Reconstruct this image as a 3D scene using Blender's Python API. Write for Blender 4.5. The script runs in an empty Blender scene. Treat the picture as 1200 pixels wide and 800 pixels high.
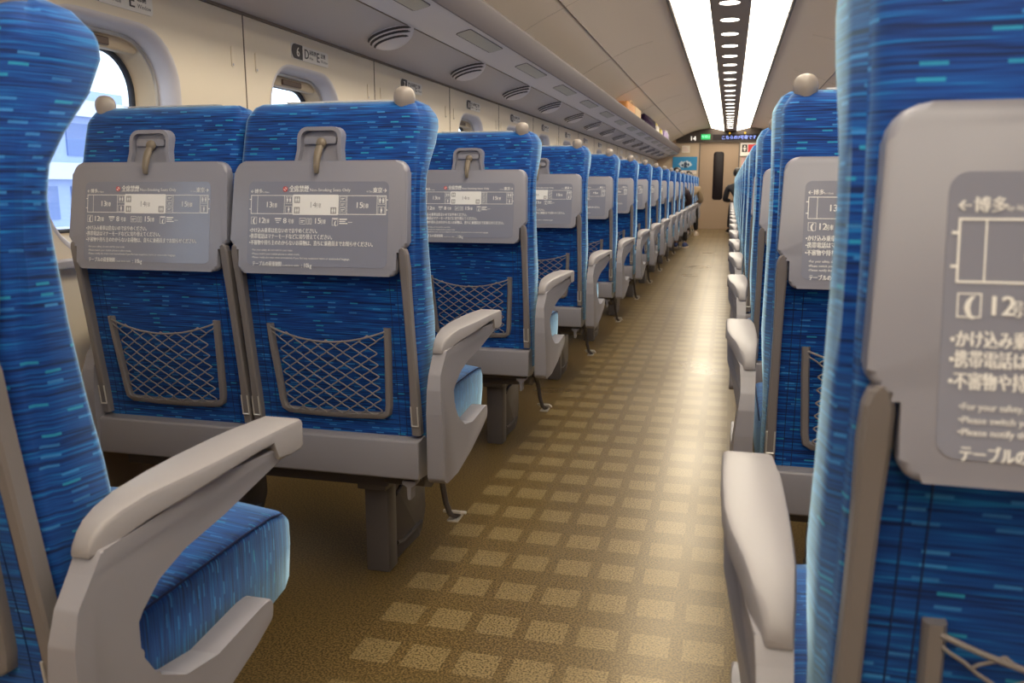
import bpy, bmesh, math, random
from mathutils import Vector, Matrix, Euler

# ------------------------------------------------------------------ camera, sky, exposure
scene = bpy.context.scene
COL = scene.collection
random.seed(7)

CAM_F, CAM_YAW, CAM_PITCH, CAM_H = 978.82, 0.2516, 0.1842, 0.9102
cam_data = bpy.data.cameras.new('camera')
cam_data.sensor_width = 36.0
cam_data.lens = CAM_F / 1200.0 * 36.0
cam_data.clip_start = 0.02
cam_data.clip_end = 300
cam_data.dof.use_dof = True
cam_data.dof.focus_distance = 2.2
cam_data.dof.aperture_fstop = 9.0
cam = bpy.data.objects.new('camera', cam_data)
cam.location = (0, 0, CAM_H)
cam.rotation_euler = (math.pi / 2 - CAM_PITCH, 0, CAM_YAW)
COL.objects.link(cam)
scene.camera = cam

world = bpy.data.worlds.new('daylight')
scene.world = world
world.use_nodes = True
wn = world.node_tree.nodes
wn['Background'].inputs[0].default_value = (0.80, 0.90, 1.0, 1)
wn['Background'].inputs[1].default_value = 3.0

scene.view_settings.view_transform = 'Standard'
scene.view_settings.look = 'None'
scene.view_settings.gamma = 1.0
scene.view_settings.use_curve_mapping = False
scene.view_settings.exposure = 0.0
scene.cycles.max_bounces = 10
scene.cycles.diffuse_bounces = 6
scene.cycles.sample_clamp_indirect = 6.0

STRIP_POWER = 9.7        # the two continuous ceiling lamps
SPOT_POWER = 6.0         # the round downlights between them


# ------------------------------------------------------------------ materials
def s2l(r, g, b):
    f = lambda c: c / 12.92 if c <= 0.04045 else ((c + 0.055) / 1.055) ** 2.4
    return (f(r / 255), f(g / 255), f(b / 255), 1)


def mat(name, col, rough=0.5, metal=0.0, spec=0.5, bump=0.0, bscale=400, vary=0.0):
    m = bpy.data.materials.new(name)
    m.use_nodes = True
    nt = m.node_tree
    b = nt.nodes['Principled BSDF']
    if len(col) == 3:
        col = (*col, 1)
    b.inputs['Base Color'].default_value = col
    b.inputs['Roughness'].default_value = rough
    b.inputs['Metallic'].default_value = metal
    b.inputs['Specular IOR Level'].default_value = spec
    if bump or vary:
        tc = nt.nodes.new('ShaderNodeTexCoord')
        nz = nt.nodes.new('ShaderNodeTexNoise')
        nz.inputs['Scale'].default_value = bscale
        nt.links.new(tc.outputs['Object'], nz.inputs['Vector'])
        if bump:
            bp = nt.nodes.new('ShaderNodeBump')
            bp.inputs['Strength'].default_value = bump
            bp.inputs['Distance'].default_value = 0.001
            nt.links.new(nz.outputs[0], bp.inputs['Height'])
            nt.links.new(bp.outputs[0], b.inputs['Normal'])
        if vary:
            mx = nt.nodes.new('ShaderNodeMixRGB')
            mx.inputs[1].default_value = tuple(c * (1 - vary) for c in col[:3]) + (1,)
            mx.inputs[2].default_value = tuple(min(1, c * (1 + vary)) for c in col[:3]) + (1,)
            nt.links.new(nz.outputs[0], mx.inputs[0])
            nt.links.new(mx.outputs[0], b.inputs['Base Color'])
    return m


def emat(name, col, power, base=(0.8, 0.8, 0.8, 1)):
    m = bpy.data.materials.new(name)
    m.use_nodes = True
    b = m.node_tree.nodes['Principled BSDF']
    b.inputs['Base Color'].default_value = base
    b.inputs['Emission Color'].default_value = (*col, 1)
    b.inputs['Emission Strength'].default_value = power
    return m


def math_node(nt, op, a, b=None):
    n = nt.nodes.new('ShaderNodeMath')
    n.operation = op
    for i, v in enumerate((a, b)):
        if v is None:
            continue
        if isinstance(v, (int, float)):
            n.inputs[i].default_value = v
        else:
            nt.links.new(v, n.inputs[i])
    return n.outputs[0]


def fabric_material():
    """Blue moquette: fine horizontal threads in several blues, strewn with short pale and teal dashes."""
    m = bpy.data.materials.new('blue_moquette')
    m.use_nodes = True
    nt = m.node_tree
    L = nt.links.new
    b = nt.nodes['Principled BSDF']
    uv = nt.nodes.new('ShaderNodeUVMap')
    uv.uv_map = 'weave'
    sx = nt.nodes.new('ShaderNodeSeparateXYZ')
    L(uv.outputs[0], sx.inputs[0])
    U, V = sx.outputs[0], sx.outputs[1]

    def noise(su, sv, detail, off=0.0):
        c = nt.nodes.new('ShaderNodeCombineXYZ')
        L(math_node(nt, 'MULTIPLY', U, su), c.inputs[0])
        L(math_node(nt, 'MULTIPLY_ADD', V, sv), c.inputs[1])
        c.inputs[2].default_value = off
        n = nt.nodes.new('ShaderNodeTexNoise')
        n.inputs['Scale'].default_value = 1.0
        n.inputs['Detail'].default_value = detail
        L(c.outputs[0], n.inputs['Vector'])
        return n.outputs[0]
    n1 = noise(7, 260, 2.0)
    n2 = noise(16, 520, 1.0, 4.0)
    n3 = noise(3, 90, 1.0, 9.0)
    s = math_node(nt, 'ADD', math_node(nt, 'MULTIPLY', n1, 0.5), math_node(nt, 'MULTIPLY', n2, 0.35))
    s = math_node(nt, 'ADD', s, math_node(nt, 'MULTIPLY', n3, 0.15))
    ramp = nt.nodes.new('ShaderNodeValToRGB')
    cr = ramp.color_ramp
    cr.elements[0].position = 0.40
    cr.elements[0].color = (0.0006, 0.011, 0.080, 1)
    cr.elements[1].position = 0.61
    cr.elements[1].color = (0.0042, 0.160, 0.49, 1)
    e = cr.elements.new(0.47)
    e.color = (0.0006, 0.036, 0.225, 1)
    e = cr.elements.new(0.55)
    e.color = (0.0012, 0.067, 0.32, 1)
    L(s, ramp.inputs[0])
    # short pale dashes in staggered rows
    ROW, CELL = 0.0105, 0.052
    vr = math_node(nt, 'MULTIPLY', V, 1 / ROW)
    row = math_node(nt, 'FLOOR', vr)
    w1 = nt.nodes.new('ShaderNodeTexWhiteNoise')
    w1.noise_dimensions = '1D'
    L(row, w1.inputs['W'])
    uc = math_node(nt, 'ADD', math_node(nt, 'MULTIPLY', U, 1 / CELL), math_node(nt, 'MULTIPLY', w1.outputs[0], 37.0))
    cell = math_node(nt, 'FLOOR', uc)
    w2 = nt.nodes.new('ShaderNodeTexWhiteNoise')
    w2.noise_dimensions = '2D'
    c2 = nt.nodes.new('ShaderNodeCombineXYZ')
    L(row, c2.inputs[0])
    L(cell, c2.inputs[1])
    L(c2.outputs[0], w2.inputs['Vector'])
    dash = math_node(nt, 'MULTIPLY', math_node(nt, 'LESS_THAN', math_node(nt, 'FRACT', uc), 0.34), math_node(nt, 'LESS_THAN', math_node(nt, 'FRACT', vr), 0.26))
    dash = math_node(nt, 'MULTIPLY', dash, math_node(nt, 'MULTIPLY', math_node(nt, 'GREATER_THAN', w2.outputs[0], 0.45), w2.outputs[0]))
    dash2 = math_node(nt, 'GREATER_THAN', w2.outputs[0], 0.86)
    dcol = nt.nodes.new('ShaderNodeMixRGB')
    dcol.inputs[1].default_value = (0.05, 0.29, 0.72, 1)
    dcol.inputs[2].default_value = (0.018, 0.30, 0.52, 1)
    L(dash2, dcol.inputs[0])
    mix = nt.nodes.new('ShaderNodeMixRGB')
    L(math_node(nt, 'MULTIPLY', dash, 0.85), mix.inputs[0])
    L(ramp.outputs[0], mix.inputs[1])
    L(dcol.outputs[0], mix.inputs[2])
    L(mix.outputs[0], b.inputs['Base Color'])
    b.inputs['Roughness'].default_value = 0.75
    b.inputs['Specular IOR Level'].default_value = 0.25
    b.inputs['Sheen Weight'].default_value = 0.85
    b.inputs['Sheen Roughness'].default_value = 0.38
    b.inputs['Sheen Tint'].default_value = (0.5, 0.78, 1.0, 1)
    sh = nt.nodes.new('ShaderNodeBsdfSheen')
    sh.inputs['Color'].default_value = (0.085, 0.16, 0.22, 1)
    sh.inputs['Roughness'].default_value = 0.5
    ad = nt.nodes.new('ShaderNodeAddShader')
    L(b.outputs[0], ad.inputs[0])
    L(sh.outputs[0], ad.inputs[1])
    L(ad.outputs[0], nt.nodes['Material Output'].inputs[0])
    bp = nt.nodes.new('ShaderNodeBump')
    bp.inputs['Strength'].default_value = 0.25
    bp.inputs['Distance'].default_value = 0.0015
    L(n2, bp.inputs['Height'])
    L(bp.outputs[0], b.inputs['Normal'])
    return m


def carpet_material():
    """Speckled gold-brown floor covering with a grid of pale square blocks along the aisle."""
    m = bpy.data.materials.new('speckled_floor')
    m.use_nodes = True
    nt = m.node_tree
    L = nt.links.new
    b = nt.nodes['Principled BSDF']
    tc = nt.nodes.new('ShaderNodeTexCoord')
    sx = nt.nodes.new('ShaderNodeSeparateXYZ')
    L(tc.outputs['Object'], sx.inputs[0])
    X, Y = sx.outputs[0], sx.outputs[1]
    PX, PY = 0.1055, 0.1528

    def band(v, off, pitch, half):
        t = math_node(nt, 'MULTIPLY', math_node(nt, 'ADD', v, off), 1 / pitch)
        fr = math_node(nt, 'ABSOLUTE', math_node(nt, 'SUBTRACT', math_node(nt, 'FRACT', t), 0.5))
        return math_node(nt, 'LESS_THAN', fr, half / pitch)
    bx = band(X, 0.327 + PX * 20.5, PX, 0.040)
    by = band(Y, -1.563 + PY * 60.5, PY, 0.040)
    inx = math_node(nt, 'MULTIPLY', math_node(nt, 'GREATER_THAN', X, -0.69), math_node(nt, 'LESS_THAN', X, 0.06))
    sq = math_node(nt, 'MULTIPLY', math_node(nt, 'MULTIPLY', bx, by), inx)

    def nz(scale, detail=2.0):
        n = nt.nodes.new('ShaderNodeTexNoise')
        n.inputs['Scale'].default_value = scale
        n.inputs['Detail'].default_value = detail
        L(tc.outputs['Object'], n.inputs['Vector'])
        return n.outputs[0]

    def ramp(v, c0, c1, p0, p1):
        r = nt.nodes.new('ShaderNodeValToRGB')
        r.color_ramp.elements[0].position = p0
        r.color_ramp.elements[0].color = c0
        r.color_ramp.elements[1].position = p1
        r.color_ramp.elements[1].color = c1
        L(v, r.inputs[0])
        return r.outputs[0]
    sp = nz(230, 1.5)
    dark = ramp(sp, (0.036, 0.023, 0.008, 1), (0.182, 0.122, 0.047, 1), 0.38, 0.62)
    pale = ramp(sp, (0.064, 0.044, 0.019, 1), (0.255, 0.186, 0.085, 1), 0.36, 0.58)
    mix = nt.nodes.new('ShaderNodeMixRGB')
    L(sq, mix.inputs[0])
    L(dark, mix.inputs[1])
    L(pale, mix.inputs[2])
    L(mix.outputs[0], b.inputs['Base Color'])
    rg = math_node(nt, 'ADD', math_node(nt, 'MULTIPLY', nz(2.0, 1.0), 0.12), 0.24)
    L(rg, b.inputs['Roughness'])
    b.inputs['Specular IOR Level'].default_value = 0.62
    b.inputs['Specular Tint'].default_value = (1.0, 0.80, 0.48, 1)
    bp = nt.nodes.new('ShaderNodeBump')
    bp.inputs['Strength'].default_value = 0.10
    bp.inputs['Distance'].default_value = 0.0005
    L(sp, bp.inputs['Height'])
    L(bp.outputs[0], b.inputs['Normal'])
    return m


M = {}
M['fabric'] = fabric_material()
M['floor'] = carpet_material()
M['plastic'] = mat('grey_plastic', (0.24, 0.23, 0.256), 0.36, bump=0.05, bscale=900)
M['tray'] = mat('tray_plastic', (0.262, 0.264, 0.318), 0.33, bump=0.04, bscale=900)
M['notice'] = mat('notice_panel', (0.240, 0.252, 0.325), 0.2)
M['ink'] = mat('white_print', (0.86, 0.86, 0.86), 0.5)
M['greyink'] = mat('grey_print', (0.33, 0.33, 0.35), 0.5)
M['red'] = mat('red_print', (0.62, 0.03, 0.04), 0.5)
M['arm'] = mat('arm_plastic', (0.265, 0.255, 0.282), 0.38, bump=0.05, bscale=900)
M['pad'] = mat('arm_pad', (0.305, 0.288, 0.30), 0.42, bump=0.05, bscale=900)
M['frame'] = mat('pocket_frame', (0.21, 0.19, 0.19), 0.42)
M['rope'] = mat('net_cord', (0.25, 0.225, 0.22), 0.6)
M['hook'] = mat('bronze_hook', (0.21, 0.175, 0.135), 0.42)
M['under'] = mat('dark_steel', (0.075, 0.066, 0.072), 0.4)
M['ped'] = mat('pedestal_paint', (0.085, 0.075, 0.077), 0.36, bump=0.05)
M['chrome'] = mat('chrome', (0.62, 0.60, 0.57), 0.3, 0.35)
M['seam'] = mat('seam_thread', (0.004, 0.02, 0.10), 0.8)
M['knob'] = mat('knob_plastic', (0.34, 0.30, 0.275), 0.4)
M['black'] = mat('black_gap', (0.012, 0.011, 0.012), 0.6)
M['cloth'] = mat('white_cloth', (0.82, 0.82, 0.82), 0.9, bump=0.2, bscale=1500)
M['wall'] = mat('cream_wall', (0.80, 0.70, 0.55), 0.45, bump=0.02, bscale=300)
M['lowwall'] = mat('lower_wall', (0.32, 0.235, 0.16), 0.6)
M['ceiling'] = mat('ceiling_panel', (0.80, 0.675, 0.55), 0.55)
M['strip'] = mat('ceiling_rail', (0.16, 0.13, 0.105), 0.5)
M['duct'] = mat('centre_duct', (0.30, 0.245, 0.205), 0.5)
M['joint'] = mat('dark_joint', (0.20, 0.155, 0.115), 0.7)
M['faint'] = mat('faint_joint', (0.50, 0.40, 0.31), 0.6)
M['lamp'] = emat('lamp_diffuser', (1.0, 0.885, 0.70), STRIP_POWER)
M['spot'] = emat('downlight', (1.0, 0.92, 0.80), SPOT_POWER)
M['rack'] = mat('rack_underside', (0.78, 0.735, 0.73), 0.42)
M['rackpanel'] = mat('rack_vent_panel', (0.53, 0.485, 0.475), 0.45)
M['lip'] = mat('rack_lip', (0.135, 0.115, 0.122), 0.6, spec=0.3)
M['readlamp'] = mat('reading_panel', (0.46, 0.44, 0.37), 0.3)
M['surround'] = mat('window_surround', (0.60, 0.565, 0.585), 0.4)
M['rim'] = mat('window_rim', (0.62, 0.58, 0.52), 0.3, 0.7)
M['beige'] = mat('blind_beige', (0.56, 0.45, 0.31), 0.6)
M['gasket'] = mat('window_gasket', (0.02, 0.022, 0.03), 0.5)
M['brown'] = mat('blind_handle', (0.12, 0.075, 0.05), 0.5)
M['endwall'] = mat('end_wall', (0.56, 0.43, 0.30), 0.5)
M['door'] = mat('end_door', (0.40, 0.285, 0.19), 0.42)
M['header'] = mat('dark_header', (0.035, 0.022, 0.016), 0.45)
M['doorglass'] = mat('dark_glass', (0.012, 0.008, 0.010), 0.42, spec=0.2)
M['green'] = emat('green_sign', (0.01, 0.55, 0.14), 0.75, (0.02, 0.2, 0.06, 1))
M['greenhi'] = emat('green_sign_text', (0.35, 1.0, 0.6), 1.3, (0.1, 0.5, 0.2, 1))
M['led'] = emat('blue_led', (0.25, 0.38, 1.0), 1.6, (0.1, 0.1, 0.3, 1))
M['amber'] = emat('amber_led', (1.0, 0.55, 0.05), 0.8, (0.3, 0.2, 0.0, 1))
M['signplate'] = mat('sign_plate', (0.80, 0.76, 0.70), 0.4)
M['signdark'] = mat('sign_dark', (0.055, 0.045, 0.045), 0.5)
M['posterblue'] = mat('poster_blue', (0.03, 0.27, 0.55), 0.4)
M['posterdark'] = mat('poster_dark', (0.03, 0.06, 0.12), 0.4)
M['posterpale'] = mat('poster_pale', (0.62, 0.74, 0.82), 0.4)
M['paper'] = mat('paper', (0.80, 0.72, 0.62), 0.6)
M['pink'] = mat('pink_paper', (0.78, 0.50, 0.45), 0.6)
M['bldg'] = mat('facade', (0.34, 0.43, 0.68), 0.7)
M['bldgband'] = mat('facade_band', (0.62, 0.66, 0.82), 0.7)
M['bldgglass'] = mat('facade_window', (0.13, 0.20, 0.42), 0.25)
M['orange'] = mat('bag_orange', (0.62, 0.28, 0.09), 0.6, vary=0.25, bscale=40)
M['tan'] = mat('bag_tan', (0.66, 0.48, 0.28), 0.7)
M['purple'] = mat('bag_purple', (0.022, 0.008, 0.035), 0.85, spec=0.2)
M['lilac'] = mat('bag_lilac', (0.30, 0.20, 0.52), 0.5)
M['yellow'] = mat('bag_yellow', (0.70, 0.60, 0.16), 0.5)
M['white'] = mat('plain_white', (0.78, 0.74, 0.68), 0.5)
M['skin'] = mat('skin', (0.52, 0.31, 0.21), 0.5)
M['hair'] = mat('hair', (0.012, 0.009, 0.008), 0.5)
M['jacketdark'] = mat('dark_jacket', (0.012, 0.012, 0.018), 0.8)
M['jacketblack'] = mat('black_knit', (0.03, 0.017, 0.02), 0.85)
M['jackettan'] = mat('tan_jacket', (0.27, 0.19, 0.11), 0.85, vary=0.3, bscale=60)
M['trousers'] = mat('dark_trousers', (0.020, 0.017, 0.018), 0.85)
M['shoeblue'] = mat('blue_shoe', (0.05, 0.07, 0.20), 0.6)
M['shoebeige'] = mat('pale_slipper', (0.70, 0.60, 0.50), 0.6)
M['litwhite'] = emat('backlit_white', (1.0, 0.93, 0.82), 0.85)
M['ballast'] = mat('trackside', (0.32, 0.32, 0.33), 0.9)


def glass_material():
    m = bpy.data.materials.new('window_glass')
    m.use_nodes = True
    nt = m.node_tree
    out = nt.nodes['Material Output']
    t = nt.nodes.new('ShaderNodeBsdfTransparent')
    t.inputs[0].default_value = (0.93, 0.96, 1.0, 1)
    g = nt.nodes.new('ShaderNodeBsdfGlossy')
    g.inputs['Roughness'].default_value = 0.03
    mx = nt.nodes.new('ShaderNodeMixShader')
    mx.inputs[0].default_value = 0.05
    nt.links.new(t.outputs[0], mx.inputs[1])
    nt.links.new(g.outputs[0], mx.inputs[2])
    nt.links.new(mx.outputs[0], out.inputs[0])
    return m


M['glass'] = glass_material()


# ------------------------------------------------------------------ mesh helpers
def new_obj(name, me, parent=None, loc=(0, 0, 0)):
    o = bpy.data.objects.new(name, me)
    COL.objects.link(o)
    o.location = loc
    if parent is not None:
        o.parent = parent
    return o


def empty(name, loc):
    o = bpy.data.objects.new(name, None)
    o.empty_display_size = 0.05
    COL.objects.link(o)
    o.location = loc
    return o


def tag(o, label=None, cat=None, group=None, kind=None):
    if label:
        o['label'] = label
    if cat:
        o['category'] = cat
    if group:
        o['group'] = group
    if kind:
        o['kind'] = kind
    return o


def finish(bm, name, mats, smooth=False, uvfn=None, angle=None, recalc=True):
    """bmesh -> mesh data block."""
    if recalc:
        bmesh.ops.recalc_face_normals(bm, faces=bm.faces)
    if uvfn:
        lay = bm.loops.layers.uv.new('weave')
        bm.normal_update()
        for f in bm.faces:
            for lp in f.loops:
                lp[lay].uv = uvfn(lp.vert.co, f.normal)
    for f in bm.faces:
        f.smooth = smooth
    me = bpy.data.meshes.new(name)
    bm.to_mesh(me)
    bm.free()
    for m in (mats if isinstance(mats, (list, tuple)) else [mats]):
        me.materials.append(M[m] if isinstance(m, str) else m)
    if smooth and angle:
        me.set_sharp_from_angle(angle=math.radians(angle))
    return me


def box(bm, lo, hi, mi=0, bevel=0.0, seg=2):
    vs = [bm.verts.new((x, y, z)) for x in (lo[0], hi[0]) for y in (lo[1], hi[1]) for z in (lo[2], hi[2])]
    idx = [(0, 1, 3, 2), (4, 6, 7, 5), (0, 4, 5, 1), (2, 3, 7, 6), (0, 2, 6, 4), (1, 5, 7, 3)]
    fs = [bm.faces.new([vs[i] for i in q]) for q in idx]
    for f in fs:
        f.material_index = mi
    if bevel:
        es = list({e for f in fs for e in f.edges})
        r = bmesh.ops.bevel(bm, geom=es, offset=bevel, segments=seg, affect='EDGES', profile=0.5)
        for f in r['faces']:
            f.material_index = mi


def round_poly(pts, radii, n=5):
    """Polygon with each corner rounded by its radius."""
    if not isinstance(radii, (list, tuple)):
        radii = [radii] * len(pts)
    out = []
    N = len(pts)
    for i, p in enumerate(pts):
        r = radii[i]
        p = Vector(p)
        if r <= 0:
            out.append(tuple(p))
            continue
        a, c = Vector(pts[i - 1]) - p, Vector(pts[(i + 1) % N]) - p
        la, lc = a.length, c.length
        a.normalize()
        c.normalize()
        ang = a.angle(c)
        d = min(r / math.tan(ang / 2), la * 0.49, lc * 0.49)
        r2 = d * math.tan(ang / 2)
        cen = p + (a + c).normalized() * (r2 / math.sin(ang / 2))
        p0, p1 = p + a * d, p + c * d
        v0, v1 = p0 - cen, p1 - cen
        t = v0.angle(v1)
        sgn = 1 if v0.x * v1.y - v0.y * v1.x > 0 else -1
        for k in range(n + 1):
            th = sgn * t * k / n
            out.append((cen.x + v0.x * math.cos(th) - v0.y * math.sin(th), cen.y + v0.x * math.sin(th) + v0.y * math.cos(th)))
    return out


def prism(bm, pts, fn, d0, d1, mi=0, bevel=0.0, seg=2):
    """Extrude a 2-D outline; fn(a, b, d) places a point."""
    A = [bm.verts.new(fn(a, b, d0)) for a, b in pts]
    B = [bm.verts.new(fn(a, b, d1)) for a, b in pts]
    n = len(pts)
    fs = [bm.faces.new(A[::-1]), bm.faces.new(B)]
    caps = [e for f in fs for e in f.edges]
    for i in range(n):
        fs.append(bm.faces.new((A[i], A[(i + 1) % n], B[(i + 1) % n], B[i])))
    for f in fs:
        f.material_index = mi
    if bevel:
        r = bmesh.ops.bevel(bm, geom=caps, offset=bevel, segments=seg, affect='EDGES', profile=0.5, clamp_overlap=True)
        for f in r['faces']:
            f.material_index = mi


def loft(bm, sections, cap0=True, cap1=True, closed=True, mi=0):
    rings = [[bm.verts.new(p) for p in s] for s in sections]
    n = len(rings[0])
    for a, b in zip(rings, rings[1:]):
        for i in range(n if closed else n - 1):
            j = (i + 1) % n
            bm.faces.new((a[i], a[j], b[j], b[i])).material_index = mi
    if cap0:
        bm.faces.new(rings[0][::-1]).material_index = mi
    if cap1:
        bm.faces.new(rings[-1]).material_index = mi
    return rings


def tube(bm, path, r, n=6, mi=0, closed=False, cap=True):
    P = [Vector(p) for p in path]
    rings = []
    N = len(P)
    up = None
    for i, p in enumerate(P):
        if closed:
            t = (P[(i + 1) % N] - P[i - 1]).normalized()
        else:
            t = (P[min(i + 1, N - 1)] - P[max(i - 1, 0)]).normalized()
        if up is None:
            up = Vector((0, 0, 1)) if abs(t.z) < 0.9 else Vector((0, 1, 0))
        s = t.cross(up).normalized()
        up = s.cross(t).normalized()
        rr = r[i] if isinstance(r, (list, tuple)) else r
        rings.append([bm.verts.new(p + (s * math.cos(2 * math.pi * k / n) + up * math.sin(2 * math.pi * k / n)) * rr) for k in range(n)])
    pairs = list(zip(rings, rings[1:])) + ([(rings[-1], rings[0])] if closed else [])
    for a, b in pairs:
        for k in range(n):
            bm.faces.new((a[k], a[(k + 1) % n], b[(k + 1) % n], b[k])).material_index = mi
    if cap and not closed:
        bm.faces.new(rings[0][::-1]).material_index = mi
        bm.faces.new(rings[-1]).material_index = mi


def ellipsoid(bm, c, r, mi=0, u=16, v=10):
    g = bmesh.ops.create_uvsphere(bm, u_segments=u, v_segments=v, radius=1.0)
    for vert in g['verts']:
        vert.co = Vector((c[0] + vert.co.x * r[0], c[1] + vert.co.y * r[1], c[2] + vert.co.z * r[2]))
        for f in vert.link_faces:
            f.material_index = mi


def interp(tab, x):
    if x <= tab[0][0]:
        return tab[0][1]
    for (x0, y0), (x1, y1) in zip(tab, tab[1:]):
        if x <= x1:
            t = (x - x0) / (x1 - x0)
            return y0 + (y1 - y0) * t
    return tab[-1][1]


def add_text(bm, body, place, size, mi=0, align='LEFT', bold=0.0, squeeze=1.0):
    """Lettering as flat mesh; place(u, v) -> 3-D point, u along the line, v up."""
    cu = bpy.data.curves.new('lettering', 'FONT')
    cu.body = body
    cu.size = size
    cu.align_x = align
    cu.resolution_u = 2
    o = bpy.data.objects.new('lettering', cu)
    COL.objects.link(o)
    dg = bpy.context.evaluated_depsgraph_get()
    dg.update()
    me = bpy.data.meshes.new_from_object(o.evaluated_get(dg))
    p0 = Vector(place(0, 0))
    nrm = (Vector(place(0.01, 0)) - p0).cross(Vector(place(0, 0.01)) - p0).normalized()
    for q, sh in enumerate((0.0,) if bold <= 0 else (-0.9 * bold, 0.0, 0.9 * bold)):
        vs = [bm.verts.new(Vector(place(v.co.x * squeeze + sh, v.co.y)) + nrm * (q * 0.00012)) for v in me.vertices]
        for p in me.polygons:
            try:
                bm.faces.new([vs[i] for i in p.vertices]).material_index = mi
            except ValueError:
                pass
    bpy.data.objects.remove(o)
    bpy.data.curves.remove(cu)
    bpy.data.meshes.remove(me)


def dup(o, parent=None):
    """A copy of a thing with copies of its parts and sub-parts."""
    c = o.copy()
    COL.objects.link(c)
    if parent is not None:
        c.parent = parent
    for ch in list(o.children):
        dup(ch, c)
    return c


# ------------------------------------------------------------------ the carriage shell
PITCH = 1.04
WALL_L, AXIS, END_Y, BACK_Y = -1.545, -0.05, 18.487, -2.2
WALL_R = 2 * AXIS - WALL_L
N_ROWS = 17
WIN_Y0 = 1.905                      # centre of the first window in view
WIN_HW, WIN_HH, WIN_Z, WIN_R = 0.268, 0.295, 1.035, 0.155
Z_RACK_WALL = 1.456


def simple(name, fn, mats, kind='structure', smooth=False, parent=None, angle=None, loc=(0, 0, 0)):
    bm = bmesh.new()
    fn(bm)
    o = new_obj(name, finish(bm, name, mats, smooth=smooth, angle=angle), parent, loc)
    if kind and parent is None:
        o['kind'] = kind
    return o


simple('floor', lambda bm: box(bm, (WALL_L - 0.06, BACK_Y - 0.05, -0.06), (WALL_R + 0.06, END_Y + 0.05, 0.0)), 'floor')


def rrect(hw, hh, r, n=8):
    pts = []
    for cx, cy, a0 in ((hw - r, hh - r, 0), (-hw + r, hh - r, 90), (-hw + r, -hh + r, 180), (hw - r, -hh + r, 270)):
        for k in range(n + 1):
            a = math.radians(a0 + 90 * k / n)
            pts.append((cx + r * math.cos(a), cy + r * math.sin(a)))
    return pts


WIN_YS = [WIN_Y0 + PITCH * k for k in range(-3, 16)]


def side_wall(name, X, sgn):
    bm = bmesh.new()
    T = 0.055 * sgn
    zb, zt = 0.0, 1.72
    hole = rrect(WIN_HW, WIN_HH, WIN_R)
    edges = [BACK_Y] + [y + PITCH / 2 for y in WIN_YS[:-1]] + [END_Y]
    n = len(hole)
    for i, yc in enumerate(WIN_YS):
        y0, y1 = edges[i], edges[i + 1]
        outer = []
        for a, b in hole:
            sy = ((y1 - yc) if a > 0 else (y0 - yc)) / a if abs(a) > 1e-6 else 1e9
            sz = ((zt - WIN_Z) if b > 0 else (zb - WIN_Z)) / b if abs(b) > 1e-6 else 1e9
            s = min(sy, sz)
            outer.append((yc + a * s, WIN_Z + b * s))
        for cy, cz in ((y0, zb), (y0, zt), (y1, zb), (y1, zt)):
            j = min(range(n), key=lambda k: (outer[k][0] - cy) ** 2 + (outer[k][1] - cz) ** 2)
            outer[j] = (cy, cz)
        for xx in (X, X + T):
            Hh = [bm.verts.new((xx, yc + a, WIN_Z + b)) for a, b in hole]
            O = [bm.verts.new((xx, a, b)) for a, b in outer]
            for k in range(n):
                j = (k + 1) % n
                bm.faces.new((O[k], O[j], Hh[j], Hh[k]))
            if xx == X:
                H0 = Hh
            else:
                for k in range(n):
                    j = (k + 1) % n
                    bm.faces.new((H0[k], H0[j], Hh[j], Hh[k]))
    o = new_obj(name, finish(bm, name, 'wall'))
    o['kind'] = 'structure'
    return o


side_wall('wall_left', WALL_L, -1)
side_wall('wall_right', WALL_R, 1)


def window(idx, X, sgn, yc):
    """Window in its rounded recess: pale surround, metal rim, beige inner ring, dark gasket, roller blind and glass."""
    T = 0.055 * sgn

    def ring(bm, prof, mi=0):
        """prof: list of (inset, depth) lofted round the hole."""
        secs = []
        for ins, d in prof:
            secs.append([(X + d * sgn, yc + a, WIN_Z + b) for a, b in rrect(WIN_HW - ins, WIN_HH - ins, WIN_R - ins * 0.8)])
        loft(bm, secs, False, False, mi=mi)
    bm = bmesh.new()
    ring(bm, [(-0.007, -0.0006), (-0.003, -0.0015), (0.003, 0.0005), (0.009, 0.008), (0.014, 0.022), (0.017, 0.04), (0.018, 0.062)])
    root = new_obj('window_%d' % idx, finish(bm, 'window_surround', 'surround', smooth=True))
    root['kind'] = 'structure'
    bm = bmesh.new()
    ring(bm, [(0.018, 0.056), (0.024, 0.054), (0.028, 0.06)])
    new_obj('window_rim', finish(bm, 'window_rim', 'rim', smooth=True), root)
    bm = bmesh.new()
    ring(bm, [(0.028, 0.06), (0.03, 0.085), (0.050, 0.112)], 0)
    ring(bm, [(0.050, 0.112), (0.053, 0.108), (0.060, 0.112), (0.060, 0.125)], 1)
    new_obj('window_frame', finish(bm, 'window_frame', ['beige', 'gasket'], smooth=True), root)
    bm = bmesh.new()
    zt = WIN_Z + WIN_HH
    box(bm, tuple(sorted((X + 0.068 * sgn, X + 0.10 * sgn)))[:1] + (yc - 0.185, zt - 0.062), (max(X + 0.068 * sgn, X + 0.10 * sgn), yc + 0.185, zt - 0.022), 0, 0.006)
    a, b = sorted((X + 0.060 * sgn, X + 0.070 * sgn))
    box(bm, (a, yc - 0.07, zt - 0.055), (b, yc + 0.07, zt - 0.035), 1, 0.003)
    new_obj('window_blind', finish(bm, 'window_blind', ['beige', 'brown']), root)
    bm = bmesh.new()
    pts = rrect(WIN_HW - 0.055, WIN_HH - 0.055, WIN_R - 0.05)
    prism(bm, pts, lambda a, b, d: (X + d * sgn, yc + a, WIN_Z + b), 0.120, 0.124)
    new_obj('window_glass', finish(bm, 'window_glass', 'glass'), root)
    return root


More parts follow.
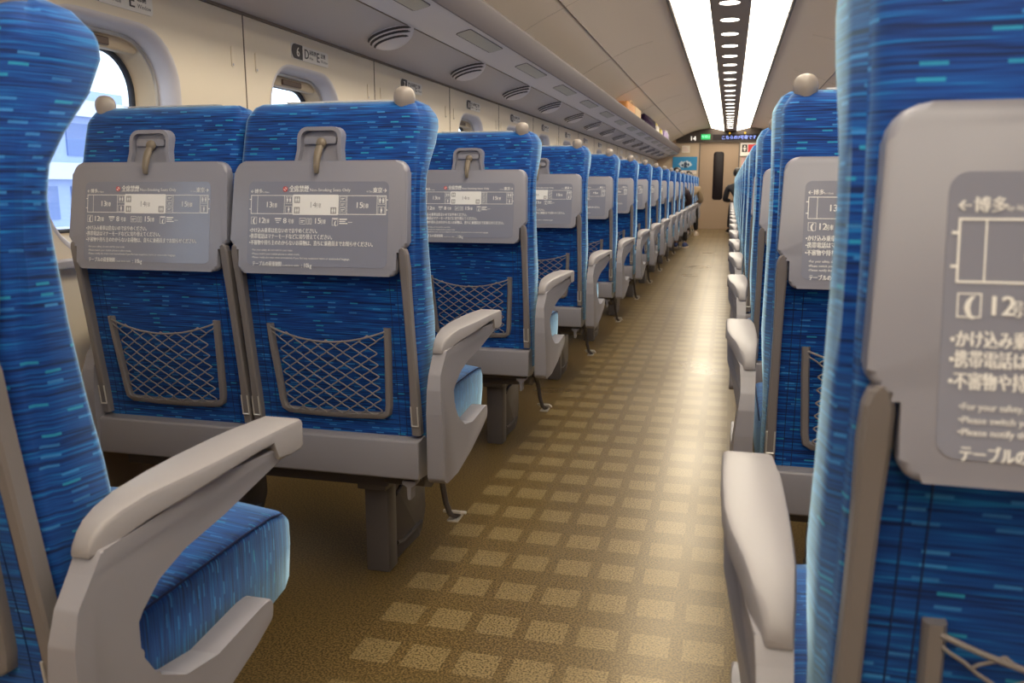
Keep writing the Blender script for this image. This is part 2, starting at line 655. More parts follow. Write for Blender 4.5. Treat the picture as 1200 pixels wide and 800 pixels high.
_first = {}
for side, X, sgn in (('left', WALL_L, -1), ('right', WALL_R, 1)):
    w0 = None
    for i, y in enumerate(WIN_YS):
        idx = i + 1 + (0 if side == 'left' else len(WIN_YS))
        if w0 is None:
            w0 = window(idx, X, sgn, y)
        else:
            w = dup(w0)
            w.name = 'window_%d' % idx
            w.location.y = y - WIN_YS[0]
# lower wall lining and panel joints
for side, X, sgn in (('left', WALL_L, -1), ('right', WALL_R, 1)):
    a, b = sorted((X, X - 0.018 * sgn))
    simple('baseboard_' + side, lambda bm: box(bm, (a, BACK_Y, 0.0), (b, END_Y - 0.01, 0.46), 0, 0.006), 'lowwall')
    bm = bmesh.new()
    a2, b2 = sorted((X + 0.001 * sgn, X - 0.002 * sgn))
    for y in WIN_YS[:-1]:
        box(bm, (a2, y + 0.62 - 0.002, 0.47), (b2, y + 0.62 + 0.002, Z_RACK_WALL + 0.01))
    o = new_obj('trim_1' if side == 'left' else 'trim_2', finish(bm, 'wall_joint', 'joint'))
    o['kind'] = 'structure'
    o2 = simple('trim_3' if side == 'left' else 'trim_4', lambda bm: box(bm, (min(X, X - 0.03 * sgn), BACK_Y, 0.715), (max(X, X - 0.03 * sgn), END_Y - 0.01, 0.738), 0, 0.005), 'surround')

# ceiling: flat lamp zone, then a long curve down to each wall
CEIL = [(0.0, 2.10), (0.42, 2.10), (0.62, 2.075), (0.80, 2.025), (0.95, 1.955), (1.10, 1.885), (1.25, 1.80), (1.38, 1.71), (1.50, 1.60)]
LAMP = [(0.130, 0.392)]


def ceiling(bm):
    half = [(0.405, 2.10)] + [p for p in CEIL if p[0] > 0.41]
    for s in (-1, 1):
        low = [(AXIS + s * d, z) for d, z in half]
        up = [(AXIS + s * d, z + 0.05) for d, z in half]
        secs = [[(x, y, z) for x, z in low + up[::-1]] for y in (BACK_Y, END_Y)]
        loft(bm, secs)
    # backing above the lamps
    box(bm, (AXIS - 0.41, BACK_Y, 2.15), (AXIS + 0.41, END_Y, 2.18))


o = simple('ceiling', ceiling, 'ceiling', smooth=True, angle=35)
n_trim = 5


def trim(fn, m):
    global n_trim
    simple('trim_%d' % n_trim, fn, m)
    n_trim += 1


for s in (-1, 1):
    x0, x1 = sorted((AXIS + s * 0.388, AXIS + s * 0.409))
    trim(lambda bm: box(bm, (x0, BACK_Y, 2.088), (x1, END_Y - 0.03, 2.15), 0, 0.003), 'strip')
    # joint along the ceiling where flat and curved panels meet
    xj = AXIS + s * 0.95
    trim(lambda bm: box(bm, (xj - 0.003, BACK_Y, 1.951), (xj + 0.003, END_Y - 0.03, 1.958)), 'joint')


def cross_joints(bm):
    for y in [1.0 + 2.08 * k for k in range(9)]:
        for s in (-1, 1):
            pts = [(AXIS + s * d, z - 0.0015) for d, z in CEIL if d > 0.42]
            for (xa, za), (xb, zb) in zip(pts, pts[1:]):
                v = [bm.verts.new(p) for p in ((xa, y, za), (xb, y, zb), (xb, y + 0.003, zb), (xa, y + 0.003, za), (xa, y, za + 0.003), (xb, y, zb + 0.003), (xb, y + 0.003, zb + 0.003), (xa, y + 0.003, za + 0.003))]
                for q in ((0, 1, 2, 3), (4, 5, 6, 7), (0, 1, 5, 4), (2, 3, 7, 6)):
                    bm.faces.new([v[i] for i in q])


trim(cross_joints, 'faint')

# the centre strip between the two lamps
trim(lambda bm: box(bm, (AXIS - 0.122, BACK_Y, 2.032), (AXIS + 0.122, END_Y - 0.03, 2.14), 0, 0.004), 'duct')

# end wall, back wall
DOOR_L, DOOR_R, DOOR_T = -0.645, 0.135, 1.79


def end_wall(bm):
    box(bm, (WALL_L, END_Y, 0), (DOOR_L - 0.02, END_Y + 0.06, 2.2))
    box(bm, (DOOR_R + 0.02, END_Y, 0), (WALL_R, END_Y + 0.06, 2.2))
    box(bm, (DOOR_L - 0.02, END_Y, DOOR_T), (DOOR_R + 0.02, END_Y + 0.06, 2.2))


simple('wall_end', end_wall, 'endwall')
simple('wall_back', lambda bm: box(bm, (WALL_L, BACK_Y - 0.05, 0), (WALL_R, BACK_Y, 2.2)), 'endwall')
bm = bmesh.new()
box(bm, (DOOR_L - 0.01, END_Y + 0.022, 0.0), (DOOR_R + 0.01, END_Y + 0.055, DOOR_T + 0.005), 0, 0.001)
door = new_obj('door_1', finish(bm, 'door', 'door'))
door['kind'] = 'structure'
bm = bmesh.new()
pts = [(a * (1 + 0.10 * math.cos(b / 0.5 * math.pi / 2)) , b) for a, b in rrect(0.105, 0.50, 0.055)]
prism(bm, pts, lambda a, b, d: (-0.262 + a, END_Y + d, 1.115 + b), 0.012, 0.03, 0, 0.006)
new_obj('door_window', finish(bm, 'door_window', 'doorglass', smooth=True, angle=30), door)
bm = bmesh.new()
box(bm, (DOOR_L - 0.028, END_Y - 0.004, 0), (DOOR_L, END_Y + 0.05, DOOR_T), 0, 0.003)
box(bm, (DOOR_R, END_Y - 0.004, 0), (DOOR_R + 0.028, END_Y + 0.05, DOOR_T), 0, 0.003)
new_obj('door_frame', finish(bm, 'door_frame', 'strip'), door)


# header: dark arched band above the door
def header(bm):
    low = 1.812
    xs = [WALL_L + 0.09 + (WALL_R - WALL_L - 0.18) * k / 28 for k in range(29)]
    top = [(x, max(low + 0.004, interp(CEIL, abs(x - AXIS)) - 0.012)) for x in xs]
    top = [p for p in top if p[1] > low + 0.01]
    pts = [(top[0][0], low)] + top + [(top[-1][0], low)]
    prism(bm, pts, lambda a, b, d: (a, END_Y + d, b), -0.055, 0.002)


hd = empty('overhead_display', (AXIS, END_Y - 0.03, 1.81))
tag(hd, 'dark brown arched panel over the end door with car number and scrolling text', 'display')


def at(parent, name, bm, mats, smooth=False, **k):
    o = new_obj(name, finish(bm, name, mats, smooth=smooth, **k), parent)
    o.location = -parent.location
    return o


bm = bmesh.new(); header(bm); at(hd, 'panel', bm, 'header')
HY = END_Y - 0.0575
bm = bmesh.new()
add_text(bm, '14', lambda u, v: (-0.872 + u, HY, 1.843 + v), 0.130, bold=0.002)
o = at(hd, 'car_number', bm, 'litwhite', recalc=False)
o['label'] = 'white number 14'
bm = bmesh.new()
box(bm, (-0.640, HY - 0.006, 1.862), (-0.452, HY + 0.002, 1.972), 0, 0.012)
add_text(bm, '非常口', lambda u, v: (-0.546 + u, HY - 0.008, 1.900 + v), 0.058, 1, 'CENTER', 0.001)
o = at(hd, 'green_sign', bm, ['green', 'greenhi'], recalc=False)
o['label'] = 'lit green sign'
bm = bmesh.new()
box(bm, (-0.40, HY - 0.004, 1.848), (0.52, HY + 0.002, 1.965), 0, 0.004)
o = at(hd, 'ticker_screen', bm, 'doorglass')
bm = bmesh.new()
add_text(bm, 'こちらの7号車です', lambda u, v: (-0.228 + u, HY - 0.006, 1.868 + v), 0.083, 0, 'LEFT', 0.0015)
o = at(hd, 'ticker_text', bm, 'led', recalc=False)
o['label'] = 'blue lit scrolling text'
for xx in (-0.062, 0.245):
    bm = bmesh.new()
    ellipsoid(bm, (xx, HY - 0.004, 1.985), (0.022, 0.012, 0.018), u=10, v=6)
    at(hd, 'indicator_lamp', bm, 'amber', True)


# ------------------------------------------------------------------ ceiling lamps
def lamp_strip(name, x0, x1, label):
    r = empty(name, ((x0 + x1) / 2, END_Y / 2, 2.09))
    tag(r, label, 'ceiling light', 'ceiling light strips')
    bm = bmesh.new()
    y = BACK_Y + 0.02
    n = 10
    step = (END_Y - 0.05 - y) / n
    inner = 1 if abs(x1 - AXIS) < abs(x0 - AXIS) else 0          # the edge towards the centre strip hangs lower
    za, zb_ = (2.097, 2.037) if inner else (2.037, 2.097)
    prof = [(x0, za), (x1, zb_), (x1, zb_ + 0.02), (x0, za + 0.02)]
    for k in range(n):
        loft(bm, [[(x, yy, z) for x, z in prof] for yy in (y + step * k + 0.002, y + step * (k + 1) - 0.002)])
    at(r, 'diffuser', bm, 'lamp')
    bm = bmesh.new()
    for xx, zz in ((x0 - 0.004, za), (x1, zb_)):
        box(bm, (xx, y, zz - 0.004), (xx + 0.004, END_Y - 0.05, zz + 0.03))
    at(r, 'frame', bm, 'strip')


lamp_strip('light_strip', AXIS - 0.384, AXIS - 0.127, 'long white ceiling light strip left of the row of round downlights')
lamp_strip('light_strip', AXIS + 0.127, AXIS + 0.384, 'long white ceiling light strip right of the row of round downlights')


def ordinal(k):
    w = ['first', 'second', 'third', 'fourth', 'fifth', 'sixth', 'seventh', 'eighth', 'ninth', 'tenth', 'eleventh', 'twelfth', 'thirteenth', 'fourteenth',
         'fifteenth', 'sixteenth', 'seventeenth', 'eighteenth', 'nineteenth', 'twentieth', 'twenty-first', 'twenty-second', 'twenty-third', 'twenty-fourth']
    return w[k]


spot0 = None
for k in range(22):
    y = 5.65 + 0.56 * k
    if spot0 is None:
        bm = bmesh.new()
        pts = [(0.062 * math.cos(2 * math.pi * t / 28), 0.062 * math.sin(2 * math.pi * t / 28)) for t in range(28)]
        prism(bm, pts, lambda a, b, d: (a, b, d), -0.004, 0.004)
        spot0 = new_obj('downlight', finish(bm, 'downlight_lens', 'spot'), None, (AXIS - 0.006, y, 2.030))
        bm = bmesh.new()
        tube(bm, [(0.066 * math.cos(2 * math.pi * t / 28), 0.066 * math.sin(2 * math.pi * t / 28), 0) for t in range(28)], 0.004, 6, closed=True)
        new_obj('ring', finish(bm, 'downlight_ring', 'duct', smooth=True), spot0)
        s = spot0
    else:
        s = dup(spot0)
        s.location.y = y
    tag(s, 'round white downlight, %s from the camera along the ceiling strip' % ordinal(k), 'downlight', 'round downlights between the light strips')


# ------------------------------------------------------------------ luggage racks
P_WALL, P_SEAM, P_LIPB, P_LIPT = (-1.545, 1.456), (-1.27, 1.536), (-1.09, 1.581), (-1.06, 1.690)


def rack(mirror, label):
    fx = (lambda x: 2 * AXIS - x) if mirror else (lambda x: x)
    y0, y1 = BACK_Y + 0.01, END_Y - 0.005
    r = empty('luggage_rack', (fx(-1.3), (y0 + y1) / 2, 1.50))
    tag(r, label, 'luggage rack', 'luggage racks')

    def ext(name, prof, m, smooth=False):
        bm = bmesh.new()
        loft(bm, [[(fx(x), y, z) for x, z in prof] for y in (y0, y1)])
        return at(r, name, bm, m, smooth, angle=40)
    ext('vent_panel', [(-1.543, 1.456), (-1.272, 1.5355), (-1.274, 1.548), (-1.543, 1.470)], 'rackpanel')
    ext('lamp_panel', [(-1.268, 1.5365), (-1.09, 1.581), (-1.092, 1.596), (-1.27, 1.549)], 'rack')
    ext('shelf', [(-1.54, 1.600), (-1.09, 1.612), (-1.09, 1.622), (-1.54, 1.612)], 'lip')
    lipp = [(-1.094, 1.580), (-1.088, 1.579), (-1.0845, 1.582), (-1.059, 1.676), (-1.0575, 1.685), (-1.061, 1.691), (-1.068, 1.691), (-1.073, 1.684), (-1.098, 1.60)]
    ext('front_lip', lipp, 'lip', True)
    bm = bmesh.new()
    box(bm, (min(fx(-1.544), fx(-1.536)), y0, 1.448), (max(fx(-1.544), fx(-1.536)), y1, 1.457))
    box(bm, (min(fx(-1.273), fx(-1.267)), y0, 1.5345), (max(fx(-1.273), fx(-1.267)), y1, 1.545))
    at(r, 'joint', bm, 'joint')
    return r


rack(False, 'long grey overhead luggage rack along the left wall above the windows')
rack(True, 'long grey overhead luggage rack along the right wall')


def rack_z(x):
    return interp([(-1.545, 1.456), (-1.27, 1.536), (-1.09, 1.581)], x)


# reading lamp panels and air vents under the left rack, one of each per row
SL = math.atan2(0.291, 1)
rl0 = vent0 = None
for k in range(-1, 15):
    yr = 2.84 + PITCH * k + 0.0
    ordk = ordinal(k + 1)
    if rl0 is None:
        bm = bmesh.new()
        pts = round_poly([(-0.034, -0.27), (0.034, -0.27), (0.034, 0.27), (-0.034, 0.27)], [0.02, 0.012, 0.012, 0.02], 4)
        prism(bm, pts, lambda a, b, d: (a, b, d), -0.003, 0.006, 0, 0.002, 1)
        rl0 = new_obj('reading_light', finish(bm, 'reading_light', 'readlamp'))
        bm = bmesh.new()
        tube(bm, [(a * 1.03, b * 1.005, -0.0005) for a, b in pts], 0.0022, 6, closed=True)
        new_obj('rim', finish(bm, 'reading_light_rim', 'lip'), rl0)
        rl = rl0
    else:
        rl = dup(rl0)
    rl.location = (-1.150, yr + 0.01, rack_z(-1.150) + 0.000)
    rl.rotation_euler = (0, -SL * 0.86, 0)
    tag(rl, 'pale oblong light panel under the left rack, %s from the camera' % ordk, 'reading light', 'light panels under the left luggage rack')
    yv = 2.262 + PITCH * k
    if vent0 is None:
        # round hanging dome, its tip drawn towards the far end, with three curved slots round its near side
        def dome(a, h):
            r = 0.096 * math.sqrt(max(0.0, 1 - h * h)) if h < 1 else 0.004
            return (r * math.cos(a) - 0.012 * h, r * math.sin(a) + 0.022 * h, 0.004 - 0.056 * h)
        bm = bmesh.new()
        loft(bm, [[dome(2 * math.pi * i / 32, h) for i in range(32)] for h in (0, 0.12, 0.25, 0.4, 0.55, 0.7, 0.82, 0.91, 0.97, 1.0)], True, True)
        vent0 = new_obj('air_vent', finish(bm, 'air_vent', 'rack', smooth=True, angle=50))
        bm = bmesh.new()
        for q in range(3):
            path = [dome(math.radians(-172 + 13.4 * i + 3), 0.20 + 0.215 * q) for i in range(13)]
            tube(bm, path, [0.0015] + [0.0052] * 11 + [0.0015], 6)
        new_obj('vent_slots', finish(bm, 'vent_slots', 'signdark', smooth=True), vent0)
        v = vent0
    else:
        v = dup(vent0)
    v.location = (-1.352, yv, rack_z(-1.352))
    v.rotation_euler = (0, -SL, 0)
    v.scale = (1, 1, 1)
    tag(v, 'grey domed air vent with dark slots under the left rack, %s from the camera' % ordk, 'air vent', 'air vents under the left luggage rack')

# row signs and coat hooks on the left wall
for k in range(-1, 15):
    num = 6 + k
    yc = 2.975 + PITCH * k
    sg = empty('row_sign', (WALL_L, yc, 1.388))
    tag(sg, 'white wall sign with row number %d and letters D and E' % num, 'row sign', 'row number signs on the left wall')
    bm = bmesh.new()
    prism(bm, rrect(0.143, 0.0265, 0.010, 3), lambda a, b, d: (d, a, b), -0.001, 0.003)
    new_obj('plate', finish(bm, 'plate', 'signplate'), sg)
    if k <= 7:
        bm = bmesh.new()
        pts = [(-0.143 + 0.02 * (1 - math.cos(a)), 0.0255 * math.sin(a)) for a in [math.radians(90 - 18 * i) for i in range(11)]]
        pts = [(-0.063, 0.0255)] + [(-0.120 - 0.022 * math.cos(math.radians(t)), 0.0255 * math.sin(math.radians(t))) for t in range(90, -91, -18)] + [(-0.063, -0.0255)]
        prism(bm, pts, lambda a, b, d: (d, a, b), 0.0025, 0.004)
        add_text(bm, str(num), lambda u, v: (0.0046, -0.098 + u, -0.0165 + v), 0.047, 1, 'CENTER', 0.001)
        new_obj('number_badge', finish(bm, 'number_badge', ['signdark', 'signplate'], recalc=False), sg)
        bm = bmesh.new()
        for s_, uu, vv, sz, bo in (('D', -0.050, -0.0165, 0.049, 0.0012), ('E', 0.046, -0.0165, 0.049, 0.0012), ('通路側', -0.012, 0.003, 0.0185, 0.0003), ('Aisle', -0.012, -0.015, 0.0155, 0.0),
                                   ('窓側', 0.080, 0.003, 0.0185, 0.0003), ('Window', 0.080, -0.015, 0.0155, 0.0)):
            add_text(bm, s_, lambda u, v: (0.0036, uu + u, vv + v), sz, 0, 'LEFT', bo)
        new_obj('lettering', finish(bm, 'lettering', 'signdark', recalc=False), sg)
hook0 = None
for k in range(-1, 14):
    for j, dy in enumerate((-0.070, 0.070)):
        if hook0 is None:
            bm = bmesh.new()
            prism(bm, rrect(0.0075, 0.032, 0.007, 4), lambda a, b, d: (d, a, b), -0.001, 0.0028, 0, 0.001)
            hook0 = new_obj('coat_hook', finish(bm, 'coat_hook', 'wall', smooth=True, angle=40))
            bm = bmesh.new()
            ellipsoid(bm, (0.003, 0, -0.024), (0.0025, 0.004, 0.004), u=10, v=6)
            new_obj('hook_tip', finish(bm, 'hook_tip', 'surround', smooth=True), hook0)
            h = hook0
        else:
            h = dup(hook0)
        h.location = (WALL_L, 2.525 + PITCH * k + dy, 1.312)
        tag(h, 'slim cream fold-out coat hook just %s the wall joint %s row sign %d' % ('before' if j == 0 else 'after', 'before', 6 + k), 'coat hook', 'coat hooks on the left wall')

# ------------------------------------------------------------------ seats: part meshes
# y is measured from the row origin (camera row), x from the seat's own centre
REAR = [(0.30, 0.632), (0.37, 0.628), (0.45, 0.620), (0.57, 0.603), (0.70, 0.588), (0.78, 0.583), (0.86, 0.588), (0.95, 0.605), (1.02, 0.625), (1.06, 0.638), (1.078, 0.650), (1.086, 0.668)]
FRONT = [(0.30, 0.745), (0.37, 0.742), (0.45, 0.728), (0.57, 0.698), (0.68, 0.672), (0.78, 0.654), (0.86, 0.645), (0.90, 0.643), (0.93, 0.650), (0.96, 0.672), (1.00, 0.710), (1.035, 0.730), (1.06, 0.728), (1.078, 0.712), (1.086, 0.690)]
HW_R, HW_F = 0.2035, 0.2055


def back_section(z, wl=0.2055, wr=0.2055):
    r, s = interp(REAR, z), interp(FRONT, z)
    shr = 0.0 if z < 1.05 else {1.06: 0.004, 1.078: 0.014, 1.086: 0.030}.get(round(z, 3), 0.0)
    k_low = max(0.0, min(1.0, (z - 0.48) / 0.14))                 # the sides bow out above the armrest
    wl, wr = 0.2055 + (wl - 0.2055) * k_low, 0.2055 + (wr - 0.2055) * k_low
    hr, hl, hf = HW_R - shr, wl - shr, wr - shr
    bol = min(0.035, (s - r) * 0.4)
    c = s - bol
    rr = min(0.022, (s - r) * 0.35)
    P = []
    for k in range(5):
        a = math.radians(180 + 90 * k / 4)
        P.append((-hr + rr + rr * math.cos(a), r + rr + rr * math.sin(a)))
    P += [(-hr * 0.5, r), (0, r), (hr * 0.5, r)]
    for k in range(5):
        a = math.radians(270 + 90 * k / 4)
        P.append((hr - rr + rr * math.cos(a), r + rr + rr * math.sin(a)))
    P.append((hr * 0.62 + hf * 0.38 + 0.003, r + (s - r) * 0.36))
    P.append((hr * 0.45 + hf * 0.55 + 0.003, r + (s - r) * 0.55))
    fr = min(0.014, (s - r) * 0.30)
    for k in range(5):
        a = math.radians(0 + 90 * k / 4)
        P.append((hf - fr + fr * math.cos(a), s - fr + fr * math.sin(a)))
    P += [(hf - 0.055, s - bol * 0.35), (0.2055 - 0.085, c + 0.004), (0.06, c), (-0.06, c), (-0.2055 + 0.085, c + 0.004), (-hl + 0.055, s - bol * 0.35)]
    for k in range(5):
        a = math.radians(90 + 90 * k / 4)
        P.append((-hl + fr + fr * math.cos(a), s - fr + fr * math.sin(a)))
    P.append((-hr * 0.45 - hl * 0.55 - 0.003, r + (s - r) * 0.55))
    P.append((-hr * 0.62 - hl * 0.38 - 0.003, r + (s - r) * 0.36))
    return [(x, y, z) for x, y in P]


ZS = [0.30, 0.37, 0.45, 0.51, 0.57, 0.63, 0.70, 0.74, 0.78, 0.82, 0.86, 0.90, 0.93, 0.96, 0.98, 1.00, 1.02, 1.035, 1.05, 1.06, 1.078, 1.086]
ME = {}
WING = 0.2185
for key, wl, wr in ((0, 0.2055, 0.2055), (1, 0.2055, WING), (-1, WING, 0.2055)):
    bm = bmesh.new()
    loft(bm, [back_section(z, wl, wr) for z in ZS])
    bm.verts.index_update()
    ref = [Vector(p) for p in back_section(0.70, wl, wr)]
    n = len(ref)
    cum = [0.0]
    for i in range(n):
        cum.append(cum[-1] + (ref[(i + 1) % n] - ref[i]).length)
    lay = bm.loops.layers.uv.new('weave')
    for f in bm.faces:
        ids = [v.index % n for v in f.verts]
        for lp in f.loops:
            i = lp.vert.index % n
            if len(ids) > 4:
                lp[lay].uv = (lp.vert.co.x, lp.vert.co.z + lp.vert.co.y)
            else:
                lp[lay].uv = (cum[n] if i == 0 and (n - 1) in ids else cum[i], lp.vert.co.z)
    ME['backrest%d' % key] = finish(bm, 'backrest', 'fabric', smooth=True, angle=60)

# stitched double seam on the back face
bm = bmesh.new()
for xs in (-0.008, 0.008):
    tube(bm, [(xs, interp(REAR, z) - 0.0004, z) for z in [0.335 + 0.02 * i for i in range(20)]], 0.0007, 4)
ME['stitching'] = finish(bm, 'stitching', 'seam')

# white cloth over the head part
bm = bmesh.new()
secs = []
for z in (0.80, 0.86, 0.90, 0.94, 0.97, 1.0, 1.03, 1.05, 1.065):
    s = interp(FRONT, z)
    c = s - min(0.035, (s - interp(REAR, z)) * 0.4)
    secs.append([(x, c + 0.006, z) for x in (-0.125, -0.06, 0.0, 0.06, 0.125)])
s = 0.700
secs.append([(x, s + 0.008, 1.080) for x in (-0.125, -0.06, 0.0, 0.06, 0.125)])
secs.append([(x, 0.690, 1.0900) for x in (-0.125, -0.06, 0.0, 0.06, 0.125)])
secs.append([(x, 0.668, 1.0895) for x in (-0.125, -0.06, 0.0, 0.06, 0.125)])
loft(bm, secs, False, False, closed=False)
for f in bm.faces:
    f.smooth = True
r = bmesh.ops.solidify(bm, geom=bm.faces[:], thickness=0.002)
ME['cover'] = finish(bm, 'cover', 'cloth', smooth=True, angle=40)

# tray table
TRAY_Y = [(0.725, 0.546), (0.962, 0.585)]


def tray_y(z):
    return 0.546 + (z - 0.725) * (0.585 - 0.546) / (0.962 - 0.725)


bm = bmesh.new()
tp = round_poly([(-0.196, 0.962), (-0.202, 0.786), (-0.181, 0.781), (-0.180, 0.727), (0.180, 0.727), (0.181, 0.781), (0.202, 0.786), (0.196, 0.962)],
                [0.026, 0.012, 0.006, 0.014, 0.014, 0.006, 0.012, 0.026], 5)
prism(bm, tp, lambda a, b, d: (a, tray_y(b) + d, b), 0.0, 0.026, 0, 0.006, 3)
ME['tray'] = finish(bm, 'tray', 'tray', smooth=True, angle=35)

NX, NZ0, NZ1 = 0.160, 0.744, 0.919
bm = bmesh.new()
prism(bm, [(a, 0.8315 + b) for a, b in rrect(NX, 0.0875, 0.012, 5)], lambda a, b, d: (a, tray_y(b) + d, b), -0.0008, 0.002)
ME['notice'] = finish(bm, 'notice', 'notice')


def notice_lettering():
    bm = bmesh.new()
    # u: 0..1 across the panel from its left edge, measured in px of a 945-px wide view; v likewise from the top
    K = (2 * NX) / 925.0
    X0, Z0 = -NX - 62 * K, NZ1 + 185 * K * 0.98

    def pt(px, py, d=-0.0016):
        x, z = X0 + px * K, Z0 - py * K * 0.98
        return (x, tray_y(z) + d, z)

    def text(s, px, py, h, mi=0, bold=0.0, align='LEFT', width=None):
        k = h * K / 0.70
        sq = 1.0
        if width:
            cu = bpy.data.curves.new('t', 'FONT'); cu.body = s; cu.size = k
            o = bpy.data.objects.new('t', cu); COL.objects.link(o)
            bpy.context.view_layer.update()
            w = o.dimensions.x
            bpy.data.objects.remove(o); bpy.data.curves.remove(cu)
            if w > 1e-6:
                sq = width * K / w
        x0, y0, z0 = pt(px, py)

        def place(u, v):
            return (x0 + u, tray_y(z0 + v) - 0.0016, z0 + v)
        add_text(bm, s, place, k, mi, align, bold * K, sq)

    def quad(x0, y0, x1, y1, mi=0, d=-0.0016):
        vs = [bm.verts.new(pt(*p, d)) for p in ((x0, y1), (x1, y1), (x1, y0), (x0, y0))]
        bm.faces.new(vs).material_index = mi

    def frame(x0, y0, x1, y1, t=3.0, mi=0, d=-0.0016):
        quad(x0, y0, x1, y0 + t, mi, d); quad(x0, y1 - t, x1, y1, mi, d)
        quad(x0, y0 + t, x0 + t, y1 - t, mi, d); quad(x1 - t, y0 + t, x1, y1 - t, mi, d)

    def person_icon(cx, y0, h, mi=0, d=-0.0018):
        quad(cx - h * .10, y0, cx + h * .10, y0 + h * .2, mi, d)
        quad(cx - h * .17, y0 + h * .25, cx + h * .17, y0 + h * .65, mi, d)
        quad(cx - h * .12, y0 + h * .65, cx - h * .02, y0 + h, mi, d)
        quad(cx + h * .02, y0 + h * .65, cx + h * .12, y0 + h, mi, d)

    # heading line
    text('←博多', 76, 255, 20, bold=1.0, width=78)
    text('for Hakata', 156, 255, 11, width=46)
    text('全席禁煙', 338, 245, 30, bold=1.6, width=130)
    text('Non-Smoking Seats Only', 474, 245, 18, bold=0.5, width=265)
    text('for Tokyo', 846, 250, 11, width=38)
    text('東京→', 886, 250, 24, bold=1.2, width=86)
    # no-smoking mark: ring with bar
    cx, cy, R = 311, 231, 16
    N = 20
    for i in range(N):
        a0, a1 = 2 * math.pi * i / N, 2 * math.pi * (i + 1) / N
        vs = [bm.verts.new(pt(cx + r_ * math.cos(a), cy + r_ * math.sin(a), -0.0018)) for r_, a in ((R, a0), (R, a1), (R * .68, a1), (R * .68, a0))]
        bm.faces.new(vs).material_index = 2
        vs = [bm.verts.new(pt(cx + R * .68 * math.cos(a), cy + R * .68 * math.sin(a), -0.0016)) for a in (a0, a1)] + [bm.verts.new(pt(cx, cy, -0.0016))]
        bm.faces.new(vs).material_index = 0
    vs = [bm.verts.new(pt(cx + dx, cy + dy, -0.002)) for dx, dy in ((-12, -7), (-7, -12), (12, 7), (7, 12))]
    bm.faces.new(vs).material_index = 2
    # the three cars
    frame(80, 268, 366, 384, 4)
    quad(366, 264, 664, 388, 0)
    frame(664, 268, 974, 384, 4)
    quad(124, 272, 127, 380); quad(306, 272, 309, 380); quad(720, 272, 723, 380); quad(914, 272, 917, 380)
    for yy in (292, 352):
        quad(70, yy, 80, yy + 5); quad(974, yy, 984, yy + 5)
    text('13', 180, 343, 34, bold=1.0, width=34); text('号車', 218, 343, 22, bold=0.8, width=40)
    text('14', 474, 343, 34, 1, bold=0.2, width=36); text('号車', 514, 343, 22, 1, bold=0.2, width=38)
    text('15', 776, 343, 34, bold=1.0, width=38); text('号車', 818, 343, 22, bold=0.8, width=42)
    # icon boxes
    for px, py in ((316, 276), (316, 334)):
        frame(px, py, px + 44, py + 44, 2)
    person_icon(328, 282, 30); person_icon(346, 282, 30); person_icon(338, 340, 32)
    for px, py in ((374, 276), (374, 340), (616, 340)):
        quad(px, py, px + 38, py + 40, 1, -0.0019)
        person_icon(px + 13, py + 6, 28, 0, -0.0022); person_icon(px + 27, py + 6, 28, 0, -0.0022)
    for py in (274, 308, 342):
        frame(674, py, 714, py + 30, 2)
        quad(682, py + 10, 706, py + 14); quad(682, py + 18, 700, py + 21)
    for py in (276, 334):
        frame(922, py, 966, py + 46, 2)
    person_icon(934, 282, 32); person_icon(954, 282, 32); person_icon(944, 340, 34)
    # services line
    frame(84, 402, 124, 446, 2.5)
    text('(', 94, 438, 30, bold=2.2, width=14)
    text('12', 132, 440, 34, bold=1.2, width=36); text('号車', 172, 440, 22, bold=0.8, width=36)
    quad(246, 408, 290, 416); quad(250, 422, 286, 426); quad(256, 434, 276, 438)
    text('8', 302, 440, 32, bold=1.2, width=22); text('号車', 336, 440, 22, bold=0.8, width=38)
    frame(412, 406, 454, 444, 2.5); quad(420, 420, 446, 425); quad(420, 430, 438, 434)
    for cx in (470, 488):
        frame(cx - 8, 408, cx + 6, 444, 2.5)
    text('15', 508, 440, 34, bold=1.2, width=36); text('号車', 548, 440, 22, bold=0.8, width=38)
    frame(628, 404, 668, 450, 2.5); text('(', 642, 446, 24, bold=2, width=10); quad(634, 408, 662, 414)
    quad(676, 408, 726, 416); quad(676, 422, 716, 427); quad(676, 434, 730, 440); quad(734, 428, 760, 431)
    # notices
    for yy, s, w in ((497, '•かけ込み乗車は危ないのでおやめください。', 455), (533, '•携帯電話はマナーモードなどに切り替えてください。', 555), (572, '•不審物や持ち主のわからないお荷物は、直ちに乗務員までお知らせください。', 820)):
        text(s, 76, yy, 23, bold=1.1, width=w)
    for yy, s, w in ((611, '•For your safety, do not rush for your train.', 276), (635, '•Please switch your mobile phone to silent mode.', 325), (657, '•Please notify the train crew immediately if you find any suspicious items or unattended baggage.', 655)):
        text(s, 96, yy, 12, bold=0.3, width=w)
    text('テーブルの荷重制限', 100, 702, 22, bold=1.0, width=200)
    text('Load limit table', 308, 702, 11, bold=0.2, width=110)
    text(': 10kg', 434, 708, 26, bold=0.8, width=68)
    return finish(bm, 'notice_lettering', ['ink', 'greyink', 'red'], recalc=False)


ME['lettering'] = notice_lettering()


# tray support arm (x is the arm's own middle)
def arm_y(z):
    return interp([(0.375, 0.612), (0.45, 0.602), (0.57, 0.585), (0.70, 0.566), (0.79, 0.553)], z)


